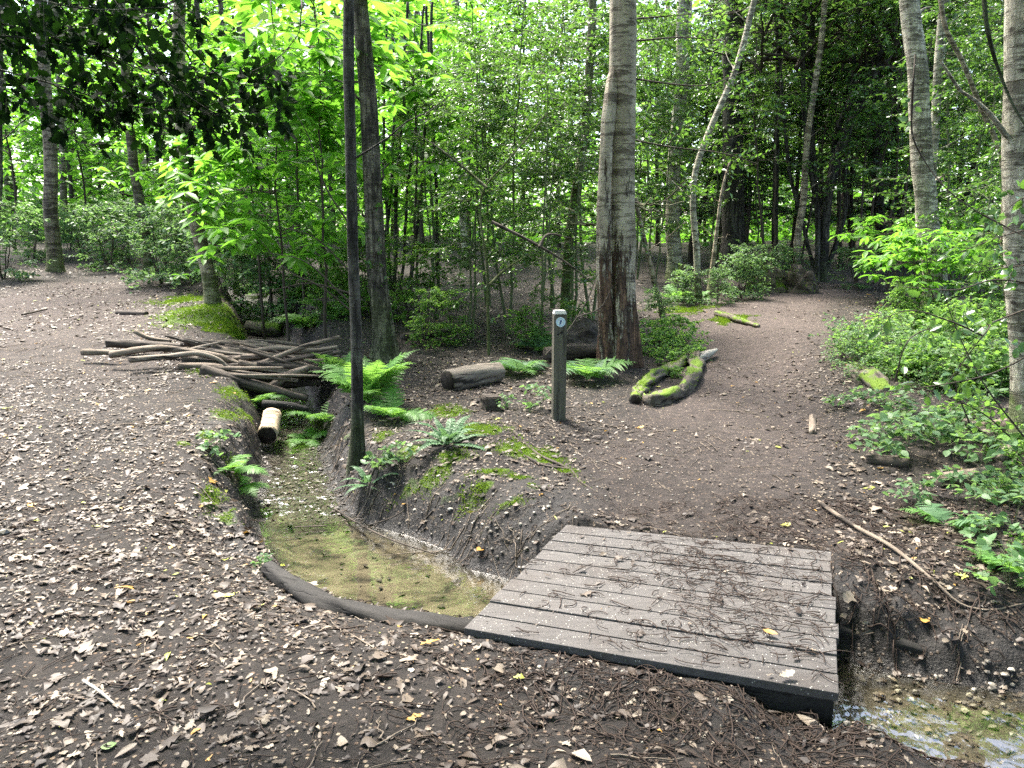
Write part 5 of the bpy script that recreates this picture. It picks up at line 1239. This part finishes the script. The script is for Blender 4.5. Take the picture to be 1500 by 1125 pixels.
fern(860, 556, .55, 8, 'bracken spreading right of the waymarker post', BF, pitch=(-.35, 0))
fern(760, 545, .5, 7, 'bracken left of the waymarker post', BF, pitch=(-.3, .1))
fern(790, 515, .55, 7, 'bracken behind the waymarker post', BF, pitch=(-.6, 0))
fern(985, 440, .6, 8, 'fern below the pale green grey trunk')
fern(1020, 440, .5, 8, 'fern at the left edge of the path bend')
fern(1120, 405, .55, 8, 'fern beside the low mossy stump')
fern(1385, 772, .34, 4, 'fern arching over the bank right of the bridge', BF, pitch=(-.2, .1))
fern(1452, 830, .2, 5, 'small bright fern at the right edge of the bank')
fern(1505, 850, .3, 6, 'fern cut by the right edge near the stick')
fern(1475, 540, .45, 7, 'fern among the brambles at the right edge')

# ------------------------------------------------------------------ near foliage
def sprig(name, label, cat, mains, tmpl, leafm, size, Yr, tw_every, tw_len, nleaf, stemr, bark='twig', face=0.0, seed=0, group=None):
    r = np.random.default_rng(seed); gt = Geo(); pos = []; dd = []; nn = []
    for px, dY, leafy in mains:
        Y = r.uniform(*Yr) if dY is None else dY
        P = np.array([at_y(x, y, Y + r.normal(0, .08)) for x, y in px]); L = np.linalg.norm(np.diff(P, axis=0), axis=1).sum(); n = max(8, int(L / .03))
        ln = smooth_line(P, n); tube(gt, ln, np.linspace(stemr, stemr * .3, n), 6, cap=False)
        if not leafy: continue
        for k in range(int(L / tw_every)):
            i = int(r.uniform(.05, .98) * (n - 1)); tg = unit(ln[min(i + 1, n - 1)] - ln[max(0, i - 1)]); s = r.choice([-1, 1]) * r.uniform(.5, 1.3)
            dv = np.array([tg[0] * math.cos(s) - tg[2] * math.sin(s), r.normal(0, .5), tg[0] * math.sin(s) + tg[2] * math.cos(s)]); tl = r.uniform(*tw_len)
            tw = ln[i] + unit(dv) * np.linspace(0, 1, 4)[:, None] * tl; tube(gt, tw, np.linspace(stemr * .3, .0012, 4), 4, cap=False)
            for m_ in range(nleaf):
                f = (m_ + .6) / nleaf; pos.append(ln[i] + (tw[3] - ln[i]) * f); a = r.choice([-1, 1]) * r.uniform(.3, 1.2)
                dd.append(np.array([dv[0] * math.cos(a) - dv[2] * math.sin(a), r.normal(0, .6), dv[0] * math.sin(a) + dv[2] * math.cos(a) - .2])); nn.append(unit(r.normal(0, 1, 3) + [0, -face, .8]))
    b = at_y(*mains[0][0][0], Yr[0]); root = thing(name, label, cat, tuple(b), group)
    V0 = [v - b for v in gt.v]; gt.v = V0
    gt.obj('stem', M[bark], root)
    if pos:
        g = Geo(); n = len(pos); leaves(g, np.array(pos) - b, np.array(dd), np.array(nn), r.uniform(size[0], size[1], n), tmpl, r.random(n) * .9); g.obj('foliage', M[leafm], root)
    return root
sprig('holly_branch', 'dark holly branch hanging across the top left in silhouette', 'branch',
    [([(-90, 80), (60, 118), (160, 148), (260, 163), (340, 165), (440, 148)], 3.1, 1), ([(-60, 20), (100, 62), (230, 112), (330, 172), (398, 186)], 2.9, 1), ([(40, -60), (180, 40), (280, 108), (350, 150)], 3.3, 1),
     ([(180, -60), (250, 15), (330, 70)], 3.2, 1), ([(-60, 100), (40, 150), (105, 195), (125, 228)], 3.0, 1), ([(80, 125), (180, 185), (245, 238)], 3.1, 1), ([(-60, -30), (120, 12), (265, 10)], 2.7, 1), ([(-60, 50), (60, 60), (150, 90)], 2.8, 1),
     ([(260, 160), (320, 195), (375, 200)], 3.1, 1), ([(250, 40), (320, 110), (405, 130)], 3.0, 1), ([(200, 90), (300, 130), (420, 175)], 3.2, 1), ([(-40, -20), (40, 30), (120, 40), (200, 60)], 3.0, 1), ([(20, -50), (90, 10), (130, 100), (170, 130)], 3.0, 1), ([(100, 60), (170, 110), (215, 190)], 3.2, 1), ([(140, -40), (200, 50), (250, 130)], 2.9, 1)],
    HOLLYN, 'holly_shaded', (.032, .054), (2.8, 3.3), 0.037, (.05, .17), 6, .004, 'bark_dark', seed=11)
sprig('hanging_stem', 'thin dark leafless stem looping down at the top left', 'stem', [([(437, -20), (441, 20), (430, 60), (400, 90), (370, 104)], 2.9, 0), ([(395, -20), (398, 20), (402, 50)], 2.9, 1)], HOLLYN, 'holly_dark', (.04, .06), (2.8, 3), .12, (.03, .06), 2, .0035, seed=3)
sprig('hanging_stem', 'thick dark bare stem curving in from the top right corner', 'stem', [([(1440, -20), (1446, 40), (1462, 100), (1490, 165), (1530, 220)], 2.6, 0)], HOLLYN, 'holly_dark', (.04, .06), (2.5, 2.7), 1, (.03, .06), 1, .0085, 'bark_dark')
sprig('climbing_ivy', 'thin dark ivy stem hanging beside the stout knobbly trunk', 'stem', [([(1341, 80), (1338, 120), (1336, 160), (1336, 195), (1352, 232), (1390, 280), (1440, 315), (1510, 350)], 3.6, 0), ([(1338, 120), (1335, 160), (1337, 200)], 3.6, 1), ([(1440, 315), (1470, 330), (1510, 352)], 3.6, 1)], OVAL, 'holly_dark', (.03, .05), (3.5, 3.7), .045, (.02, .05), 2, .005, seed=5)
sprig('holly_branch', 'holly sprig with large spiny leaves reaching in from the right edge', 'branch', [([(1540, 440), (1480, 462), (1440, 492), (1400, 545), (1375, 580)], 3.6, 1), ([(1440, 492), (1390, 470), (1330, 455), (1285, 470)], 3.6, 1), ([(1540, 420), (1460, 410), (1390, 425), (1320, 420)], 3.7, 1), ([(1540, 500), (1470, 540), (1400, 560), (1290, 575)], 3.5, 1)],
    HOLLYN, 'holly', (.045, .065), (3.5, 3.7), .11, (.04, .12), 2, .005, face=.8, seed=6)
sprig('holly_branch', 'leafy holly branch at the right edge above the brambles', 'branch', [([(1560, 330), (1490, 340), (1430, 360), (1380, 380)], 4.3, 1), ([(1560, 280), (1500, 290), (1450, 330)], 4.4, 1), ([(1560, 380), (1490, 390), (1420, 400)], 4.2, 1)],
    HOLLYN, 'holly', (.045, .065), (4.2, 4.4), .07, (.06, .16), 4, .005, face=.5, seed=8)
sprig('holly_branch', 'holly branch reaching over the path from behind the large ringed trunk', 'branch', [([(900, 110), (960, 120), (1030, 125), (1100, 100)], 8.6, 1), ([(905, 200), (980, 215), (1060, 225), (1110, 240)], 8.8, 1), ([(930, 60), (1000, 55), (1060, 60)], 8.7, 1), ([(910, 290), (960, 300), (1010, 260)], 8.9, 1), ([(905, 30), (960, 25), (1020, 20)], 8.7, 1)],
    HOLLYF, 'holly', (.05, .075), (8.5, 8.9), .10, (.15, .45), 7, .012, seed=9)
sprig('climbing_ivy', 'ivy leaves climbing the foot of the dark mottled trunk', 'ivy', [([(556, 470), (553, 430), (550, 380), (548, 330), (546, 290)], None, 1), ([(568, 480), (562, 440), (556, 400)], None, 1), ([(548, 400), (549, 350), (541, 300)], None, 1)],
    OVAL, 'holly', (.05, .075), (8.55, 8.7), .05, (.04, .12), 3, .006, face=.8, seed=12)
sprig('fallen_branch', 'bare thin dead branch sticking out beside the dark mottled trunk', 'branch', [([(520, 460), (470, 420), (420, 395), (380, 350)], 8.4, 0), ([(510, 440), (440, 380), (390, 370)], 8.4, 0), ([(515, 400), (455, 345), (400, 330)], 8.5, 0), ([(516, 430), (450, 415), (400, 425)], 8.4, 0), ([(512, 330), (470, 260), (452, 200), (430, 160)], 8.5, 0)], HOLLYF, 'holly', (.05, .06), (8.4, 8.5), 1, (.1, .2), 1, .011)
sprig('sapling', 'thin greenish forked sapling in the centre of the thicket', 'sapling', [([(716, 520), (714, 400), (713, 270), (735, 245), (790, 180), (800, 165)], 8.9, 1), ([(713, 275), (690, 255), (640, 215), (600, 190)], 8.9, 1), ([(714, 420), (740, 395), (780, 370)], 8.9, 1)], HOLLYF, 'holly', (.045, .06), (8.8, 9), .16, (.1, .3), 4, .018, 'bark_moss', seed=4)
sprig('fallen_branch', 'dead branch leaning down from thicket to the ringed trunk', 'branch', [([(720, 325), (780, 355), (830, 385), (868, 415)], 8.5, 0), ([(790, 362), (800, 345), (840, 350)], 8.5, 0)], HOLLYF, 'holly', (.05, .06), (8.4, 8.5), 1, (.1, .2), 1, .02, 'deadwood_dark')
sprig('fallen_branch', 'dead dark twig leaning against the ringed trunk beside the post', 'branch', [([(800, 520), (835, 480), (860, 440), (876, 400)], 8.1, 0), ([(845, 465), (880, 450), (895, 425)], 8.1, 0)], HOLLYF, 'holly', (.05, .06), (8.1, 8.2), 1, (.1, .2), 1, .011, 'deadwood_dark')
sprig('stems', 'thin twiggy stems behind the right bank holly sprig', 'stems', [([(1500, 640), (1440, 560), (1400, 480), (1380, 420)], 4.6, 1), ([(1480, 640), (1430, 600), (1330, 560)], 4.8, 1), ([(1420, 620), (1400, 560), (1460, 460)], 4.7, 1), ([(1310, 560), (1330, 500), (1395, 470)], 4.9, 1)], OVAL, 'green', (.04, .065), (4.5, 4.9), .08, (.05, .14), 3, .006, 'twig', face=.3, seed=15)

# ------------------------------------------------------------------ far wood
r = np.random.default_rng(77); g = Geo(); n = 60000
th = r.uniform(-1.05, 1.05, n); R_ = 38 + 26 * r.random(n); x = np.sin(th) * R_; y = np.cos(th) * R_
hmax = 13 + 5 * fbm(th * 9, R_ * .1, 3); z = H(x, y, False) + hmax * r.random(n) ** 1.5
k = fbm(x * .28 + z * .1, y * .05 + z * .42, 3) > -0.12; x, y, z = x[k], y[k], z[k]; n = len(x)
leaves(g, np.column_stack([x, y, z]), r.normal(0, 1, (n, 3)) * [1, 1, .4], r.normal(0, .5, (n, 3)) + [0, 0, 1], r.uniform(.35, .75, n), LEAF, r.random(n) * .9)
n = 16000; th = r.uniform(-1.05, 1.05, n); R_ = 25 + 14 * r.random(n); x = np.sin(th) * R_; y = np.cos(th) * R_
z = H(x, y, False) + (2.6 + 2.5 * fbm(th * 14, R_ * .2, 3)) * r.random(n) ** 1.2
leaves(g, np.column_stack([x, y, z]), r.normal(0, 1, (n, 3)) * [1, 1, .4], r.normal(0, .5, (n, 3)) + [0, 0, 1], r.uniform(.2, .42, n), LEAF, r.random(n) * .9)
for i in range(90):
    th_ = r.uniform(-1.0, 1.0); R1 = r.uniform(30, 58); xx, yy = math.sin(th_) * R1, math.cos(th_) * R1; z0 = hz(xx, yy)
    tube(g, np.array([[xx, yy, z0 - .2], [xx + r.normal(0, .3), yy, z0 + 6], [xx + r.normal(0, .8), yy, z0 + 15]]), [.17, .13, .08], 7, .3, mi=1)
tag(g.obj('far_wood', [M['lime'], M['bark_tan']]), 'hazy mass of far sunlit woodland closing the view', 'woodland', None, 'stuff')

# unseen wood behind and above the viewer: canopy added to shade the stream crossing
g = Geo(); n = 84000
x = r.uniform(-11, 11, n); y = r.uniform(-11, 5.4, n); z = 7 + 5.5 * r.random(n) + .4 * np.abs(x) ** .5
k = fbm(x * .45, y * .45, 3) > -0.30; x, y, z = x[k], y[k], z[k]
m_ = 14000; th = r.uniform(PI * .55, PI * 1.45, m_); R_ = 10 + 6 * r.random(m_)
x = np.concatenate([x, np.sin(th) * R_]); y = np.concatenate([y, np.cos(th) * R_]); z = np.concatenate([z, 10 * r.random(m_)]); n = len(x)
leaves(g, np.column_stack([x, y, z]), r.normal(0, 1, (n, 3)) * [1, 1, .4], r.normal(0, .45, (n, 3)) + [0, 0, 1], r.uniform(.16, .3, n), LEAF, r.random(n) * .9)
for i in range(16):
    th_ = r.uniform(PI * .55, PI * 1.45); R1 = r.uniform(6, 15); xx, yy = math.sin(th_) * R1, math.cos(th_) * R1; z0 = hz(xx, yy)
    tube(g, np.array([[xx, yy, z0 - .2], [xx + r.normal(0, .3), yy, z0 + 5], [xx + r.normal(0, .8), yy, z0 + 10]]), [.16, .12, .06], 8, .3, mi=1)
tag(g.obj('shade_canopy', [M['green'], M['bark_tan']]), 'unseen leafy canopy and trunks overhead and behind the viewer, added for shade', 'woodland', None, 'stuff')

# ------------------------------------------------------------------ light, sky, camera
SUN_EL, SUN_AZ = math.radians(63), math.radians(-35)       # azimuth from +Y towards +X: behind and to the left
sd_ = Vector((math.sin(SUN_AZ) * math.cos(SUN_EL), math.cos(SUN_AZ) * math.cos(SUN_EL), math.sin(SUN_EL)))
su = bpy.data.lights.new('sun', 'SUN'); su.energy = 2.0; su.angle = math.radians(14); su.color = (1, .95, .86)
so = bpy.data.objects.new('sun', su); COL.objects.link(so); so.rotation_euler = (-sd_).to_track_quat('-Z', 'Y').to_euler(); so.location = (0, 0, 30)
w = bpy.data.worlds.new('World'); scene.world = w; w.use_nodes = True; nt = w.node_tree
bg = nt.nodes['Background']; sky = nt.nodes.new('ShaderNodeTexSky'); sky.sky_type = 'NISHITA'; sky.sun_disc = False
sky.sun_elevation = SUN_EL; sky.sun_rotation = SUN_AZ; sky.dust_density = 4.0; sky.air_density = 1.0; sky.ozone_density = 1.0
nt.links.new(sky.outputs[0], bg.inputs[0]); bg.inputs[1].default_value = 0.09
cd = bpy.data.cameras.new('camera'); cd.sensor_fit = 'HORIZONTAL'; cd.sensor_width = 36; cd.lens = 36 * F / 1500; cd.clip_end = 500; cd.clip_start = 0.05
co = bpy.data.objects.new('camera', cd); COL.objects.link(co); co.location = tuple(CAM); co.rotation_euler = (PI / 2 - PITCH, 0, 0); scene.camera = co
scene.render.engine = 'CYCLES'
cy = scene.cycles; cy.max_bounces = 7; cy.diffuse_bounces = 3; cy.glossy_bounces = 3; cy.transmission_bounces = 4; cy.transparent_max_bounces = 8; cy.caustics_reflective = False; cy.caustics_refractive = False
cy.sample_clamp_indirect = 6
cy.use_denoising = False
vs = scene.view_settings; scene.display_settings.display_device = 'sRGB'; vs.view_transform = 'Standard'; vs.look = 'None'; vs.gamma = 1; vs.exposure = 3.25
